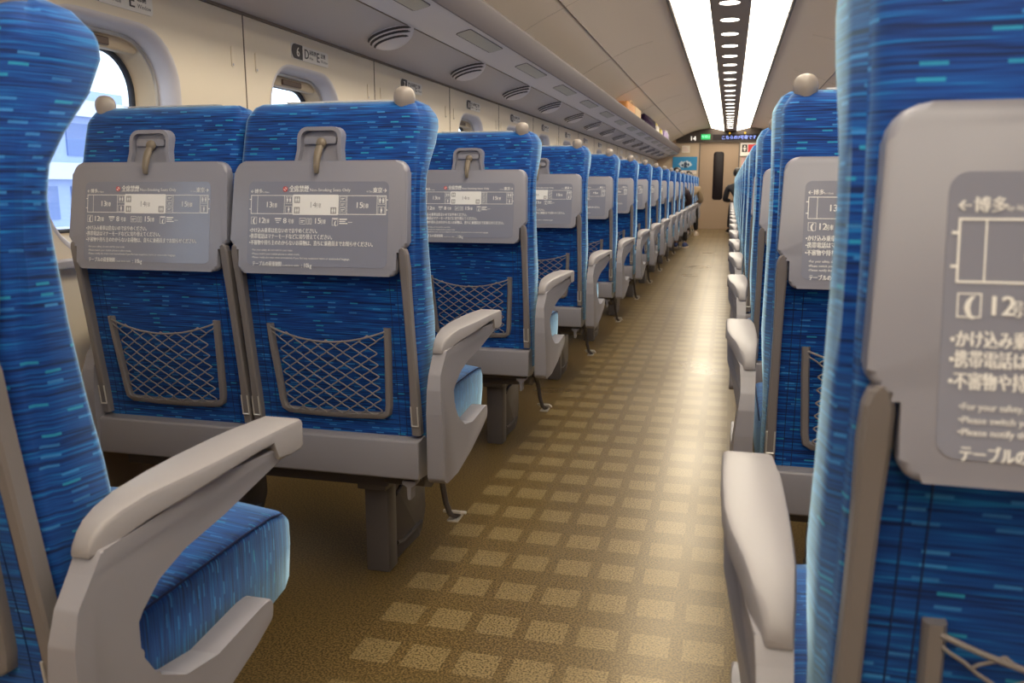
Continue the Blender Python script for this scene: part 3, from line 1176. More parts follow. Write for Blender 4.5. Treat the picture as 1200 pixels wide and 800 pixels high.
bm = bmesh.new()
secs = []
for z, w in ((0.372, 0.010), (0.40, 0.0105), (0.50, 0.0085), (0.62, 0.008), (0.70, 0.0085), (0.745, 0.010), (0.772, 0.0095), (0.782, 0.0065), (0.786, 0.003)):
    y = arm_y(z)
    dpt = 0.020 if z < 0.77 else 0.016
    q = [(-w, y + 0.003), (-w + 0.003, y), (w - 0.003, y), (w, y + 0.003), (w, y + dpt), (-w, y + dpt)]
    secs.append([(a, b, z) for a, b in q])
loft(bm, secs)
for sx in (-1, 1):
    tube(bm, [(sx * 0.0075, arm_y(0.44) - 0.001, 0.440), (sx * 0.0075, arm_y(0.395) - 0.002, 0.395)], 0.0016, 6, 1)
tube(bm, [(-0.0075, arm_y(0.395) - 0.002, 0.395), (0.0075, arm_y(0.395) - 0.002, 0.395)], 0.0018, 6, 1)
ME['support'] = finish(bm, 'support', ['frame', 'chrome'])

# table latch: recessed cup with rounded rim and bronze turn hook
bm = bmesh.new()
ly = lambda z: tray_y(z) + 0.014
outer = round_poly([(-0.056, 0.956), (-0.050, 0.985), (-0.051, 1.032), (0.051, 1.032), (0.050, 0.985), (0.056, 0.956)], [0.002, 0.02, 0.022, 0.022, 0.02, 0.002], 5)
inner = round_poly([(-0.048, 0.956), (-0.042, 0.985), (-0.043, 1.024), (0.043, 1.024), (0.042, 0.985), (0.048, 0.956)], [0.002, 0.02, 0.016, 0.016, 0.02, 0.002], 5)
n = len(outer)
for d0, ring_a, ring_b, mi in ((0, outer, inner, 0),):
    A = [bm.verts.new((a, ly(b) - 0.008, b)) for a, b in outer]
    B = [bm.verts.new((a, ly(b) - 0.008, b)) for a, b in inner]
    C = [bm.verts.new((a, ly(b) + 0.030, b)) for a, b in outer]
    D = [bm.verts.new((a * 0.97, ly(b) + 0.0045, 0.99 + (b - 0.99) * 0.97)) for a, b in inner]
    for i in range(n):
        j = (i + 1) % n
        bm.faces.new((A[i], A[j], B[j], B[i]))
        bm.faces.new((A[j], A[i], C[i], C[j]))
        bm.faces.new((B[i], B[j], D[j], D[i]))
    bm.faces.new(D)
prism(bm, round_poly([(-0.036, 0.996), (-0.036, 1.012), (0.036, 1.012), (0.036, 0.996)], 0.004, 3), lambda a, b, d: (a, ly(b) + d, b), -0.003, 0.010, 0, 0.002)
ME['latch'] = finish(bm, 'latch', 'tray', smooth=True, angle=30)
bm = bmesh.new()
ellipsoid(bm, (0.004, ly(0.998) - 0.005, 0.998), (0.0115, 0.009, 0.0115), u=14, v=8)
secs = []
for z, w, d in ((0.998, 0.007, -0.010), (0.985, 0.0085, -0.018), (0.968, 0.0075, -0.024), (0.950, 0.006, -0.026), (0.938, 0.0045, -0.024), (0.935, 0.002, -0.022)):
    yy = ly(z) + d
    secs.append([(0.002 - w, yy + 0.004, z), (0.002 - w * 0.6, yy, z), (0.002 + w * 0.6, yy, z), (0.002 + w, yy + 0.004, z), (0.002 + w, yy + 0.008, z), (0.002 - w, yy + 0.008, z)])
loft(bm, secs)
ME['hook'] = finish(bm, 'hook', 'hook', smooth=True, angle=50)

# net pocket
bm = bmesh.new()


def pk(x, z, d=0.0):
    return (x, interp(REAR, z) - 0.009 + d, z)


secs = []
path = [(-0.139, 0.612), (-0.137, 0.56), (-0.133, 0.50), (-0.129, 0.435), (-0.126, 0.418), (-0.115, 0.411), (-0.05, 0.408), (0.0, 0.4075), (0.05, 0.408), (0.115, 0.411), (0.126, 0.418), (0.129, 0.435), (0.133, 0.50), (0.137, 0.56), (0.139, 0.612)]
P2 = [Vector(p) for p in path]
for i, p in enumerate(P2):
    t = (P2[min(i + 1, len(P2) - 1)] - P2[max(i - 1, 0)]).normalized()
    nrm = Vector((-t.y, t.x))
    w = 0.0075
    a, b = p + nrm * w, p - nrm * w
    secs.append([pk(a.x, a.y, 0.012), pk(a.x, a.y, 0.002), pk(*(p + nrm * w * .6), -0.002), pk(*(p - nrm * w * .6), -0.002), pk(b.x, b.y, 0.002), pk(b.x, b.y, 0.012)])
loft(bm, secs)
ME['pocket'] = finish(bm, 'pocket', 'frame', smooth=True, angle=50)
bm = bmesh.new()


def sag(x):
    return 0.578 + 0.026 * (x / 0.134) ** 2


def bulge(x, z):
    u = max(0, 1 - (x / 0.134) ** 2)
    v = max(0.0, min(1.0, (z - 0.412) / 0.17))
    return -0.010 * u * math.sin(v * math.pi * 0.6) - 0.002


NC, DW, DH = 7, 0.268 / 7, 0.0265
for fam in (-1, 1):
    for i in range(-10, 18):
        pts = []
        for k in range(0, 17):
            z = 0.410 + k * DH / 2
            x = -0.134 + DW * (i + fam * k * 0.5)
            hw = interp([(0.41, 0.126), (0.50, 0.131), (0.61, 0.135)], z)
            if abs(x) <= hw + 1e-6 and z <= sag(x) + 0.006:
                # wavy cord: knots pull the strands together
                pts.append((x, z))
        if len(pts) >= 2:
            fine = []
            for (xa, za), (xb, zb) in zip(pts, pts[1:]):
                for t in (0, 0.3, 0.7):
                    x, z = xa + (xb - xa) * (t if t == 0 else (0.5 + (t - 0.5) * 1.25)), za + (zb - za) * t
                    fine.append((x, interp(REAR, z) - 0.008 + bulge(x, z), z))
            x, z = pts[-1]
            fine.append((x, interp(REAR, z) - 0.008 + bulge(x, z), z))
            tube(bm, fine, 0.0015, 4)
tube(bm, [(x, interp(REAR, sag(x)) - 0.008 + bulge(x, sag(x)), sag(x)) for x in [-0.136 + 0.272 * i / 20 for i in range(21)]], 0.0022, 6)
for sx in (-1, 1):
    tube(bm, [(sx * interp([(0.41, 0.126), (0.50, 0.131), (0.61, 0.135)], z), interp(REAR, z) - 0.008, z) for z in [0.415 + 0.01 * i for i in range(20)]], 0.0018, 4)
ME['net'] = finish(bm, 'net', 'rope', smooth=True)

# grab knob
bm = bmesh.new()
secs = []
for z, r in ((1.060, 0.017), (1.078, 0.0165), (1.086, 0.0185), (1.094, 0.0215), (1.104, 0.0228), (1.113, 0.0215), (1.120, 0.0175), (1.1245, 0.011), (1.126, 0.004)):
    secs.append([(r * math.cos(2 * math.pi * k / 18), r * math.sin(2 * math.pi * k / 18), z) for k in range(18)])
loft(bm, secs)
ME['knob'] = finish(bm, 'knob', 'knob', smooth=True)


# seat cushion between x0 and x1
def fabric_uv_seat(co, n):
    if abs(n.y) > 0.75:
        return (co.x, co.z + 7.0)
    if abs(n.x) > abs(n.z):
        return (co.x * 0 + co.z + 2.0, co.y)
    return (co.x, co.y + 0.3 * co.z)


def cushion(x0, x1):
    bm = bmesh.new()
    secs = []
    # profile stations front-back: (y, top, bottom, inset)
    st = [(0.665, 0.452, 0.305, 0.010), (0.69, 0.452, 0.302, 0.004), (0.75, 0.452, 0.300, 0.0), (0.85, 0.453, 0.298, 0.0), (0.95, 0.455, 0.296, 0.0), (1.02, 0.453, 0.296, 0.0), (1.055, 0.446, 0.300, 0.002), (1.075, 0.432, 0.310, 0.006), (1.086, 0.405, 0.330, 0.012), (1.088, 0.385, 0.350, 0.020)]
    for y, zt, zb, ins in st:
        a, b = x0 + ins, x1 - ins
        w = b - a
        r = min(0.013, (zt - zb) * 0.4)
        pts = []
        for k in range(5):
            t = math.radians(180 - 90 * k / 4)
            pts.append((a + r + r * math.cos(t), zt - 0.012 - r + r * math.sin(t)))
        for u in (0.25, 0.5, 0.75):
            pts.append((a + w * u, zt + 0.004 * math.sin(u * math.pi) - 0.004))
        for k in range(5):
            t = math.radians(90 - 90 * k / 4)
            pts.append((b - r + r * math.cos(t), zt - 0.012 - r + r * math.sin(t)))
        pts += [(b, (zt + zb) / 2), (b - 0.004, zb + 0.01), (b - 0.012, zb), (a + 0.012, zb), (a + 0.004, zb + 0.01), (a, (zt + zb) / 2)]
        secs.append([(x, y, z) for x, z in pts])
    loft(bm, secs)
    return finish(bm, 'cushion', 'fabric', smooth=True, uvfn=fabric_uv_seat, angle=60)


# aisle armrest; x measured outwards (away from the seats) from the pad's outer face: 0 = outer face, negative = inwards
def armrest_meshes(sx):
    """sx = +1: aisle lies towards +x; -1: towards -x. Returns (body, pad)."""
    body_pts = round_poly([(0.640, 0.560), (0.627, 0.540), (0.606, 0.512), (0.594, 0.480), (0.588, 0.43), (0.588, 0.285), (0.600, 0.272), (0.68, 0.272), (0.78, 0.292), (0.880, 0.322), (0.926, 0.338), (0.930, 0.370), (0.900, 0.368), (0.80, 0.358), (0.74, 0.368),
                           (0.695, 0.395), (0.676, 0.430), (0.680, 0.470), (0.705, 0.500), (0.745, 0.519), (0.81, 0.534), (0.90, 0.552), (0.952, 0.560), (0.955, 0.575), (0.80, 0.584), (0.70, 0.568)],
                          [0.004, 0.02, 0.02, 0.02, 0.02, 0.012, 0.012, 0.03, 0.05, 0.012, 0.014, 0.014, 0.02, 0.02, 0.02, 0.02, 0.02, 0.02, 0.02, 0.02, 0.02, 0.01, 0.004, 0.004, 0.004, 0.004], 3)
    bm = bmesh.new()
    # the body is thin and bows outwards towards the top front
    def place(y, z, d):
        bow = interp([(0.27, -0.020), (0.45, -0.016), (0.56, -0.012)], z) + (interp([(0.62, -0.018), (0.72, -0.006), (0.80, 0.006), (1.0, 0.008)], y) if z > 0.49 else -0.004)
        if z > 0.49:
            bow = interp([(0.62, -0.0325), (0.70, -0.0205), (0.80, -0.006), (1.0, -0.003)], y)
        else:
            bow = interp([(0.27, -0.020), (0.40, -0.022), (0.49, -0.030)], z)
        x = bow if d > 0.5 else -0.060
        return (sx * x, y, z)
    prism(bm, body_pts, place, 0.0, 1.0, 0, 0.007, 3)
    body = finish(bm, 'arm_body', 'arm', smooth=True, angle=40)
    bm = bmesh.new()
    # pad: lofted along y, skewed front end
    secs = []
    for y, zt, zb, xo, xi in ((0.6325, 0.561, 0.554, -0.0385, -0.059), (0.6350, 0.569, 0.554, -0.0370, -0.0595), (0.641, 0.578, 0.555, -0.0345, -0.060), (0.651, 0.586, 0.557, -0.0310, -0.061), (0.668, 0.593, 0.562, -0.0255, -0.062), (0.70, 0.599, 0.569, -0.019, -0.064), (0.75, 0.6025, 0.5765, -0.008, -0.0645), (0.80, 0.604, 0.582, -0.002, -0.0645),
                              (0.88, 0.604, 0.586, 0.0, -0.0635), (0.915, 0.603, 0.586, 0.0, -0.063), (0.926, 0.603, 0.562, 0.0, -0.062), (0.96, 0.602, 0.558, 0.0, -0.060), (0.985, 0.601, 0.559, -0.0003, -0.0585), (0.9905, 0.599, 0.561, -0.0012, -0.0575), (0.993, 0.595, 0.565, -0.003, -0.055)):
        r = min(0.006, (zt - zb) * 0.3)
        q = [(xo - r, zt), (xo - r * 0.3, zt - r * 0.3), (xo, zt - r), (xo, zb + r * 0.5), (xo - r * 0.5, zb), (xi + r * 0.5, zb), (xi, zb + r * 0.5), (xi, zt - r), (xi + r * 0.3, zt - r * 0.3), (xi + r, zt)]
        secs.append([(sx * x, y, z) for x, z in q])
    loft(bm, secs)
    pad = finish(bm, 'arm_pad', 'pad', smooth=True, angle=38)
    return body, pad


ARM = {1: armrest_meshes(1), -1: armrest_meshes(-1)}

# slim armrest between two seats
bm = bmesh.new()
pts = round_poly([(0.735, 0.40), (0.735, 0.575), (0.98, 0.575), (0.99, 0.545), (0.80, 0.535), (0.785, 0.40)], [0.01, 0.02, 0.012, 0.012, 0.02, 0.01], 3)
prism(bm, pts, lambda a, b, d: (d, a, b), -0.013, 0.013, 0, 0.005, 2)
ME['midarm'] = finish(bm, 'midarm', 'arm', smooth=True, angle=40)


def unit_meshes(n, pad_side):
    """Meshes that span the whole unit of n seats, centred on x = 0; pad_side = direction of the aisle."""
    hw = (n - 1) * SEAT_W / 2 + 0.203
    bm = bmesh.new()
    pts = round_poly([(0.592, 0.276), (0.598, 0.362), (0.640, 0.366), (0.70, 0.30), (0.66, 0.270)], [0.006, 0.006, 0.004, 0.01, 0.01], 3)
    prism(bm, pts, lambda a, b, d: (d, a, b), -hw + 0.0, hw, 0, 0.002, 1)
    base = finish(bm, 'base_panel', 'plastic', smooth=True, angle=35)
    bm = bmesh.new()
    box(bm, (-hw + 0.02, 0.66, 0.228), (hw - 0.10, 0.735, 0.262), 0, 0.004)
    box(bm, (-hw + 0.02, 0.88, 0.228), (hw - 0.10, 0.95, 0.262), 0, 0.004)
    box(bm, (-hw + 0.015, 0.645, 0.255), (hw - 0.015, 1.02, 0.296), 0, 0.004)
    if pad_side < 0:
        for v in bm.verts:
            v.co.x = -v.co.x
    frame = finish(bm, 'underframe', 'under')
    return base, frame


SEAT_W = 0.413
# pedestal: rear post plus a recessed side plate
bm = bmesh.new()
box(bm, (-0.030, 0.690, 0.0), (0.030, 0.745, 0.232), 0, 0.006)
pts = round_poly([(0.735, 0.0), (0.735, 0.225), (0.965, 0.225), (0.965, 0.06), (0.93, 0.0)], [0.0, 0.0, 0.006, 0.03, 0.02], 4)
prism(bm, pts, lambda a, b, d: (d, a, b), -0.020, 0.020, 0, 0.006, 2)
for sx in (-1, 1):
    for zz in (0.035, 0.185):
        tube(bm, [(sx * 0.0205, 0.76, zz + (0.012 if zz < 0.1 else -0.012)), (sx * 0.0205, 0.80, zz), (sx * 0.0205, 0.93, zz)], 0.006, 6)
box(bm, (-0.036, 0.665, 0.215), (0.036, 0.99, 0.242), 0, 0.004)
ME['pedestal'] = finish(bm, 'pedestal', 'ped', smooth=True, angle=35)

# foot pedal that unlocks the seat
bm = bmesh.new()
tube(bm, [(0, 0.700, 0.262), (0, 0.735, 0.250), (0.004, 0.752, 0.215), (0.010, 0.758, 0.165), (0.016, 0.770, 0.132), (0.022, 0.790, 0.118), (0.026, 0.812, 0.110)], [0.010, 0.010, 0.0075, 0.007, 0.007, 0.007, 0.006], 8)
ME['pedal'] = finish(bm, 'pedal', 'under', smooth=True)
bm = bmesh.new()
for t in range(5):
    y = 0.775 + 0.010 * t
    z = 0.131 - 0.0042 * t
    box(bm, (-0.004, y, z), (0.042, y + 0.0065, z + 0.007), 0, 0.001, 1)
box(bm, (0.006, 0.775, 0.1085), (0.034, 0.822, 0.114), 0, 0.001, 1)
ME['tread'] = finish(bm, 'tread', 'chrome')
# small bright bracket below the base panel
bm = bmesh.new()
pts = round_poly([(-0.016, 0.266), (0.016, 0.266), (0.016, 0.258), (0.004, 0.252), (0.004, 0.222), (-0.004, 0.222), (-0.004, 0.252), (-0.016, 0.258)], 0.002, 2)
prism(bm, pts, lambda a, b, d: (a, d, b), 0.612, 0.640, 0, 0.001, 1)
ME['bracket'] = finish(bm, 'bracket', 'plastic')
bm = bmesh.new()
pts = round_poly([(0.655, 0.266), (0.655, 0.240), (0.70, 0.222), (0.79, 0.234), (0.80, 0.266)], 0.008, 3)
prism(bm, pts, lambda a, b, d: (d, a, b), -0.05, 0.05, 0, 0.004, 2)
ME['latchbox'] = finish(bm, 'latchbox', 'under', smooth=True, angle=35)

ORIGIN_Y = 0.85


def seat_unit(name, centres, pad_side, full_text=True):
    """centres: world x of the seats, the aisle seat first. pad_side: +1 when the aisle lies towards +x."""
    n = len(centres)
    ux = sum(centres) / n
    root = empty(name, (ux, ORIGIN_Y, 0))
    o0 = (0, -ORIGIN_Y, 0)

    def part(nm, me, x=0.0, parent=root, dx=0.0):
        loc = (x, -ORIGIN_Y, 0) if parent is root else (dx, 0, 0)
        return new_obj(nm, me, parent, loc)
    base, frame = unit_meshes(n, pad_side)
    part('base_panel', base)
    part('underframe', frame)
    hw = (n - 1) * SEAT_W / 2
    for i, cx in enumerate(centres):
        lx = cx - ux
        b = part('backrest', ME['backrest%d' % (pad_side if i == 0 else -pad_side if i == n - 1 else 0)], lx)
        part('headrest_cover', ME['cover'], parent=b)
        for sx in (-1, 1):
            part('stitching', ME['stitching'], parent=b, dx=sx * 0.158)
        t = part('tray_table', ME['tray'], lx)
        part('notice_panel', ME['notice'], parent=t)
        if full_text:
            part('notice_lettering', ME['lettering'], parent=t)['label'] = 'white printed car plan and notices'
        for sx in (-1, 1):
            part('support_arm', ME['support'], parent=t, dx=sx * 0.1925)
        la = part('table_latch', ME['latch'], lx - 0.004)
        part('latch_hook', ME['hook'], parent=la)['label'] = 'bronze turn hook'
        p = part('net_pocket', ME['pocket'], lx)
        part('net', ME['net'], parent=p)
        inner, outer = -0.188, 0.188
        if i == 0:
            inner, outer = (-0.188, 0.2135) if pad_side > 0 else (-0.2135, 0.188)
        key = 'cushion%d%d' % (i == 0, pad_side)
        if key not in ME:
            ME[key] = cushion(inner, outer)
        if 'piping' not in ME:
            bm = bmesh.new()
            tube(bm, [(0, y, z - 0.0145) for y, z in ((0.69, 0.452), (0.75, 0.452), (0.85, 0.453), (0.95, 0.455), (1.02, 0.453), (1.05, 0.447))], 0.0016, 5)
            ME['piping'] = finish(bm, 'piping', 'seam', smooth=True)
        cs = part('seat_cushion', ME[key], lx)
        for xe in (inner + 0.002, outer - 0.002):
            part('piping', ME['piping'], parent=cs, dx=xe)
        if i:
            part('centre_armrest', ME['midarm'], (lx + centres[i - 1] - ux) / 2)
    for end, sx in ((0, pad_side), (n - 1, -pad_side)):
        xo = centres[end] - ux + sx * (0.286 if end == 0 else 0.262)
        a = part('armrest', ARM[sx][0], xo)
        part('armrest_pad', ARM[sx][1], parent=a)
        kb = part('grab_knob', ME['knob'], centres[end] - ux + sx * 0.163)
        kb.location.y, kb.location.z = -ORIGIN_Y + 0.664, -0.011
    for px in ((hw + 0.203) - 0.145, -(hw + 0.203) + 0.20):
        part('pedestal', ME['pedestal'], px * pad_side)
    fp = part('foot_pedal', ME['pedal'], pad_side * (hw + 0.203 - 0.005))
    if pad_side < 0:
        fp.scale.x = -1
    part('pedal_tread', ME['tread'], parent=fp)['label'] = 'chrome ribbed foot plate'
    part('bracket', ME['bracket'], pad_side * (hw + 0.203 - 0.03))
    part('latch_housing', ME['latchbox'], pad_side * (hw + 0.203 - 0.06))
    return root


def strip_small(root):
    """Far rows: leave out what is far below a pixel there."""
    for ch in list(root.children_recursive):
        if ch.name.split('.')[0] in ('notice_lettering', 'stitching', 'piping', 'bracket'):
            bpy.data.objects.remove(ch)
    return root


LEFT_X = (-0.834, -0.834 - SEAT_W)
RIGHT_X = (0.291, 0.291 + SEAT_W, 0.291 + 2 * SEAT_W)
LEFT_LABEL = {0: 'nearest blue double seat at the left picture edge with grey aisle armrest in front',
              1: 'blue double seat with both grey fold-up trays and net pockets fully in view'}
RIGHT_LABEL = {0: 'nearest blue triple seat at the right picture edge with large grey tray',
               1: 'blue triple seat half hidden behind the nearest right one, ball handle against the ceiling'}
dbl = seat_unit('double_seat', LEFT_X, 1)
tri = seat_unit('triple_seat', RIGHT_X, -1)
protos = [(dbl, LEFT_LABEL, 'double seats left of the aisle', 'blue double seat left of the aisle, %s row from the camera'),
          (tri, RIGHT_LABEL, 'triple seats right of the aisle', 'blue triple seat right of the aisle, %s row from the camera')]
for proto, lab, grp, fmt in protos:
    far = None
    for k in range(N_ROWS):
        if k == 0:
            u = proto
        elif k < 9:
            u = dup(proto)
        else:
            if far is None:
                far = strip_small(dup(proto))
                u = far
            else:
                u = dup(far)
        u.location.y = ORIGIN_Y + PITCH * k
        text = lab.get(k, fmt % ordinal(k))
        tag(u, text, 'train seat', grp)

# the nearest left aisle seat has its back raised a little further forward
for ch in dbl.children:
    if ch.name.split('.')[0] in ('backrest', 'tray_table', 'table_latch', 'net_pocket', 'grab_knob') and ch.location.x > 0:
        ch.location.y += 0.022

# ------------------------------------------------------------------ end wall fittings
bm = bmesh.new()
box(bm, (-1.215, END_Y - 0.012, 1.235), (-0.705, END_Y - 0.001, 1.515), 0, 0.003)
po = new_obj('poster', finish(bm, 'poster', 'posterblue'))
tag(po, 'blue poster with a pale burst on the end wall beside the door', 'poster')
bm = bmesh.new()
N = 40
rng = random.Random(3)
v = [(0.16 * (0.62 + 0.38 * rng.random()) * math.cos(2 * math.pi * i / N), 0.085 * (0.55 + 0.45 * rng.random()) * math.sin(2 * math.pi * i / N)) for i in range(N)]
prism(bm, v, lambda a, b, d: (-0.945 + a, END_Y + d, 1.36 + b), -0.0145, -0.012)
for dx, dz, rx, rz in ((0.0, 0.0, 0.035, 0.05), (-0.06, -0.02, 0.025, 0.022), (0.06, -0.01, 0.022, 0.03), (0.0, -0.055, 0.05, 0.018)):
    prism(bm, [(dx + rx * math.cos(2 * math.pi * i / 14), dz + rz * math.sin(2 * math.pi * i / 14)) for i in range(14)], lambda a, b, d: (-0.945 + a, END_Y + d, 1.36 + b), -0.016, -0.0145, 1)
new_obj('poster_picture', finish(bm, 'poster_picture', ['posterpale', 'posterdark']), po)
bm = bmesh.new()
box(bm, (-1.19, END_Y - 0.012, 1.155), (-0.71, END_Y - 0.001, 1.228), 0, 0.002)
pn = new_obj('paper_notice', finish(bm, 'paper_notice', 'paper'))
tag(pn, 'cream paper strip directly below the blue poster', 'notice')
bm = bmesh.new()
for i, (a, b) in enumerate(((-1.10, -0.97), (-0.92, -0.76))):
    box(bm, (a, END_Y - 0.014, 1.185), (b, END_Y - 0.012, 1.198), 0)
new_obj('red_lines', finish(bm, 'red_lines', 'pink'), pn)
bm = bmesh.new()
box(bm, (-1.03, END_Y - 0.010, 1.60), (-0.865, END_Y - 0.001, 1.745), 0, 0.003)
pn = new_obj('paper_notice', finish(bm, 'paper_notice', 'paper'))
tag(pn, 'small pale paper notice on the end wall below the rack end', 'notice')
bm = bmesh.new()
for i in range(3):
    box(bm, (-1.01, END_Y - 0.012, 1.63 + 0.035 * i), (-0.89 - 0.02 * i, END_Y - 0.010, 1.642 + 0.035 * i), 0)
new_obj('print', finish(bm, 'print', 'pink'), pn)

eq = empty('sign_panel', (0.42, END_Y - 0.01, 1.5))
tag(eq, 'white framed panel right of the end door with a dark sign and a red sign', 'sign')


def flat(parent, name, x0, x1, z0, z1, d0, d1, m, lab=None):
    bm = bmesh.new()
    box(bm, (x0, END_Y - d1, z0), (x1, END_Y - d0, z1), 0, 0.002)
    o = at(parent, name, bm, m)
    if lab:
        o['label'] = lab
    return o


flat(eq, 'board', 0.170, 0.60, 1.545, 1.79, 0.0, 0.018, 'white')
o = flat(eq, 'dark_plate', 0.198, 0.305, 1.60, 1.755, 0.018, 0.022, 'signdark', 'dark sign with white figure')
bm = bmesh.new()
ellipsoid(bm, (0.252, END_Y - 0.024, 1.715), (0.016, 0.003, 0.018), u=10, v=6)
box(bm, (0.225, END_Y - 0.0245, 1.655), (0.279, END_Y - 0.022, 1.69))
box(bm, (0.241, END_Y - 0.0245, 1.618), (0.263, END_Y - 0.022, 1.66))
at(eq, 'figure', bm, 'white')
flat(eq, 'red_plate', 0.32, 0.56, 1.60, 1.755, 0.018, 0.022, 'red', 'red sign')
flat(eq, 'ledge', 0.165, 0.62, 1.520, 1.548, 0.0, 0.05, 'white')
flat(eq, 'pink_poster', 0.195, 0.56, 1.18, 1.50, 0.0, 0.008, 'pink', 'pinkish poster')

# ------------------------------------------------------------------ luggage on the rack
SHELF = 1.622


def bag_shape(bm, cx, y0, y1, w, z0, z1, mi=0, taper=0.9, wob=0.0, seed=1, n=20):
    """Soft upright bag: lofted rounded rectangles along z."""
    rng = random.Random(seed)
    secs = []
    hy = (y1 - y0) / 2
    cy = (y0 + y1) / 2
    for t in (0, 0.04, 0.3, 0.6, 0.85, 0.96, 1.0):
        k = (0.93 if t == 0 else 1.0) * (1 - (1 - taper) * t)
        if t == 1.0:
            k *= 0.9
        pts = rrect(w / 2 * k, hy * k, min(w, hy) * 0.22 * k, 3)
        secs.append([(cx + a * (1 + wob * (rng.random() - .5)), cy + b * (1 + wob * (rng.random() - .5)), z0 + (z1 - z0) * t * (1 + wob * 0.5 * (rng.random() - .5) * (t > 0.5))) for a, b in pts])
    loft(bm, secs, mi=mi)


LX = -1.172
r = empty('shopping_bag', (LX, 10.0, SHELF)); tag(r, 'orange and tan paper shopping bag with loop handles on the luggage rack', 'bag')
bm = bmesh.new(); bag_shape(bm, LX, 9.35, 10.1, 0.125, SHELF, 1.815, 0, 0.97); at(r, 'bag_body', bm, 'orange', True, angle=40)
bm = bmesh.new(); bag_shape(bm, LX, 10.101, 10.75, 0.127, SHELF, 1.822, 0, 0.98); at(r, 'side_gusset', bm, 'tan', True, angle=40)
for xx in (0.0, 0.05):
    bm = bmesh.new()
    tube(bm, [(LX + xx, 9.75 + 0.16 * math.cos(math.radians(a)), 1.812 + 0.032 * math.sin(math.radians(a))) for a in range(0, 181, 15)], 0.006, 6)
    at(r, 'handle', bm, 'tan', True)
bm = bmesh.new(); bag_shape(bm, LX + 0.02, 11.0, 12.75, 0.13, SHELF, 1.822, 0, 0.86, 0.08, 5)
r = empty('duffel_bag', (LX, 11.8, SHELF)); tag(r, 'dark purple soft bag on the luggage rack beside the orange bag', 'bag')
at(r, 'bag_body', bm, 'purple', True)
bm = bmesh.new()
tube(bm, [(LX + 0.03, 11.3 + 0.25 * (1 - math.cos(math.radians(a))) / 2, 1.805 + 0.03 * math.sin(math.radians(a))) for a in range(0, 181, 15)], 0.014, 8)
at(r, 'handle', bm, 'black', True)
r = empty('plastic_bag', (LX, 13.2, SHELF)); tag(r, 'white plastic bag with yellow knotted top on the luggage rack', 'bag')
bm = bmesh.new(); bag_shape(bm, LX + 0.02, 12.95, 13.55, 0.12, SHELF, 1.80, 0, 0.7, 0.12, 8); at(r, 'bag_body', bm, 'white', True)
bm = bmesh.new()
ellipsoid(bm, (LX + 0.02, 13.2, 1.805), (0.045, 0.14, 0.04), u=12, v=8)
for s_ in (-1, 1):
    ellipsoid(bm, (LX + 0.02, 13.2 + 0.12 * s_, 1.828), (0.025, 0.07, 0.025), u=10, v=6)
at(r, 'knotted_top', bm, 'yellow', True)
r = empty('gift_bag', (LX, 14.8, SHELF)); tag(r, 'lilac bag with white tied ends near the far end of the luggage rack', 'bag')
bm = bmesh.new(); bag_shape(bm, LX + 0.03, 14.2, 15.4, 0.12, SHELF, 1.815, 0, 0.72, 0.10, 11); at(r, 'bag_body', bm, 'lilac', True)
bm = bmesh.new()
for s_ in (-1, 1):
    ellipsoid(bm, (LX + 0.05, 15.0 + 0.17 * s_, 1.822 + 0.006 * s_), (0.03, 0.12, 0.028), u=10, v=6)
tube(bm, [(LX + 0.07, 15.43, 1.72), (LX + 0.07, 15.41, 1.78), (LX + 0.05, 15.2, 1.82)], 0.018, 6)
at(r, 'tied_ends', bm, 'white', True)
r = empty('small_bag', (LX, 13.9, SHELF)); tag(r, 'small yellow bag on the rack just before the lilac bag', 'bag')
bm = bmesh.new(); bag_shape(bm, LX + 0.03, 13.7, 14.05, 0.11, SHELF, 1.785, 0, 0.8, 0.1, 13); at(r, 'bag_body', bm, 'yellow', True)
bm = bmesh.new(); tube(bm, [(LX + 0.05, 13.78 + 0.2 * t / 8, 1.780 + 0.03 * math.sin(math.pi * t / 8)) for t in range(9)], 0.008, 6); at(r, 'handle', bm, 'tan', True)


# ------------------------------------------------------------------ people far down the carriage
def skin_mesh(name, chains, m, sub=1):
    """chains: list of [(point, radius), ...]; a chain whose first point equals an earlier point grows out of it."""
    verts, edges, rad = [], [], []
    index = {}
    for ch in chains:
        prev = None
        for p, r in ch:
            key = tuple(round(c, 4) for c in p)
            if key in index:
                i = index[key]
            else:
                i = len(verts)
                index[key] = i
                verts.append(p)
                rad.append(r)
            if prev is not None and prev != i:
                edges.append((prev, i))
            prev = i
    me = bpy.data.meshes.new(name)
    me.from_pydata(verts, edges, [])
    o = bpy.data.objects.new(name, me)
    COL.objects.link(o)
    md = o.modifiers.new('skin', 'SKIN')
    md.use_smooth_shade = True
    for i, sv in enumerate(me.skin_vertices[0].data):
        rr = rad[i]
        sv.radius = rr if isinstance(rr, tuple) else (rr, rr)
        sv.use_root = (i == 0)
    if sub:
        sm = o.modifiers.new('sub', 'SUBSURF')
        sm.levels = sub
        sm.render_levels = sub
    dg = bpy.context.evaluated_depsgraph_get()
    dg.update()
    out = bpy.data.meshes.new_from_object(o.evaluated_get(dg))
    bpy.data.objects.remove(o)
    out.name = name
    out.materials.clear()
    out.materials.append(M[m])
    for p in out.polygons:
        p.use_smooth = True
        p.material_index = 0
    return out


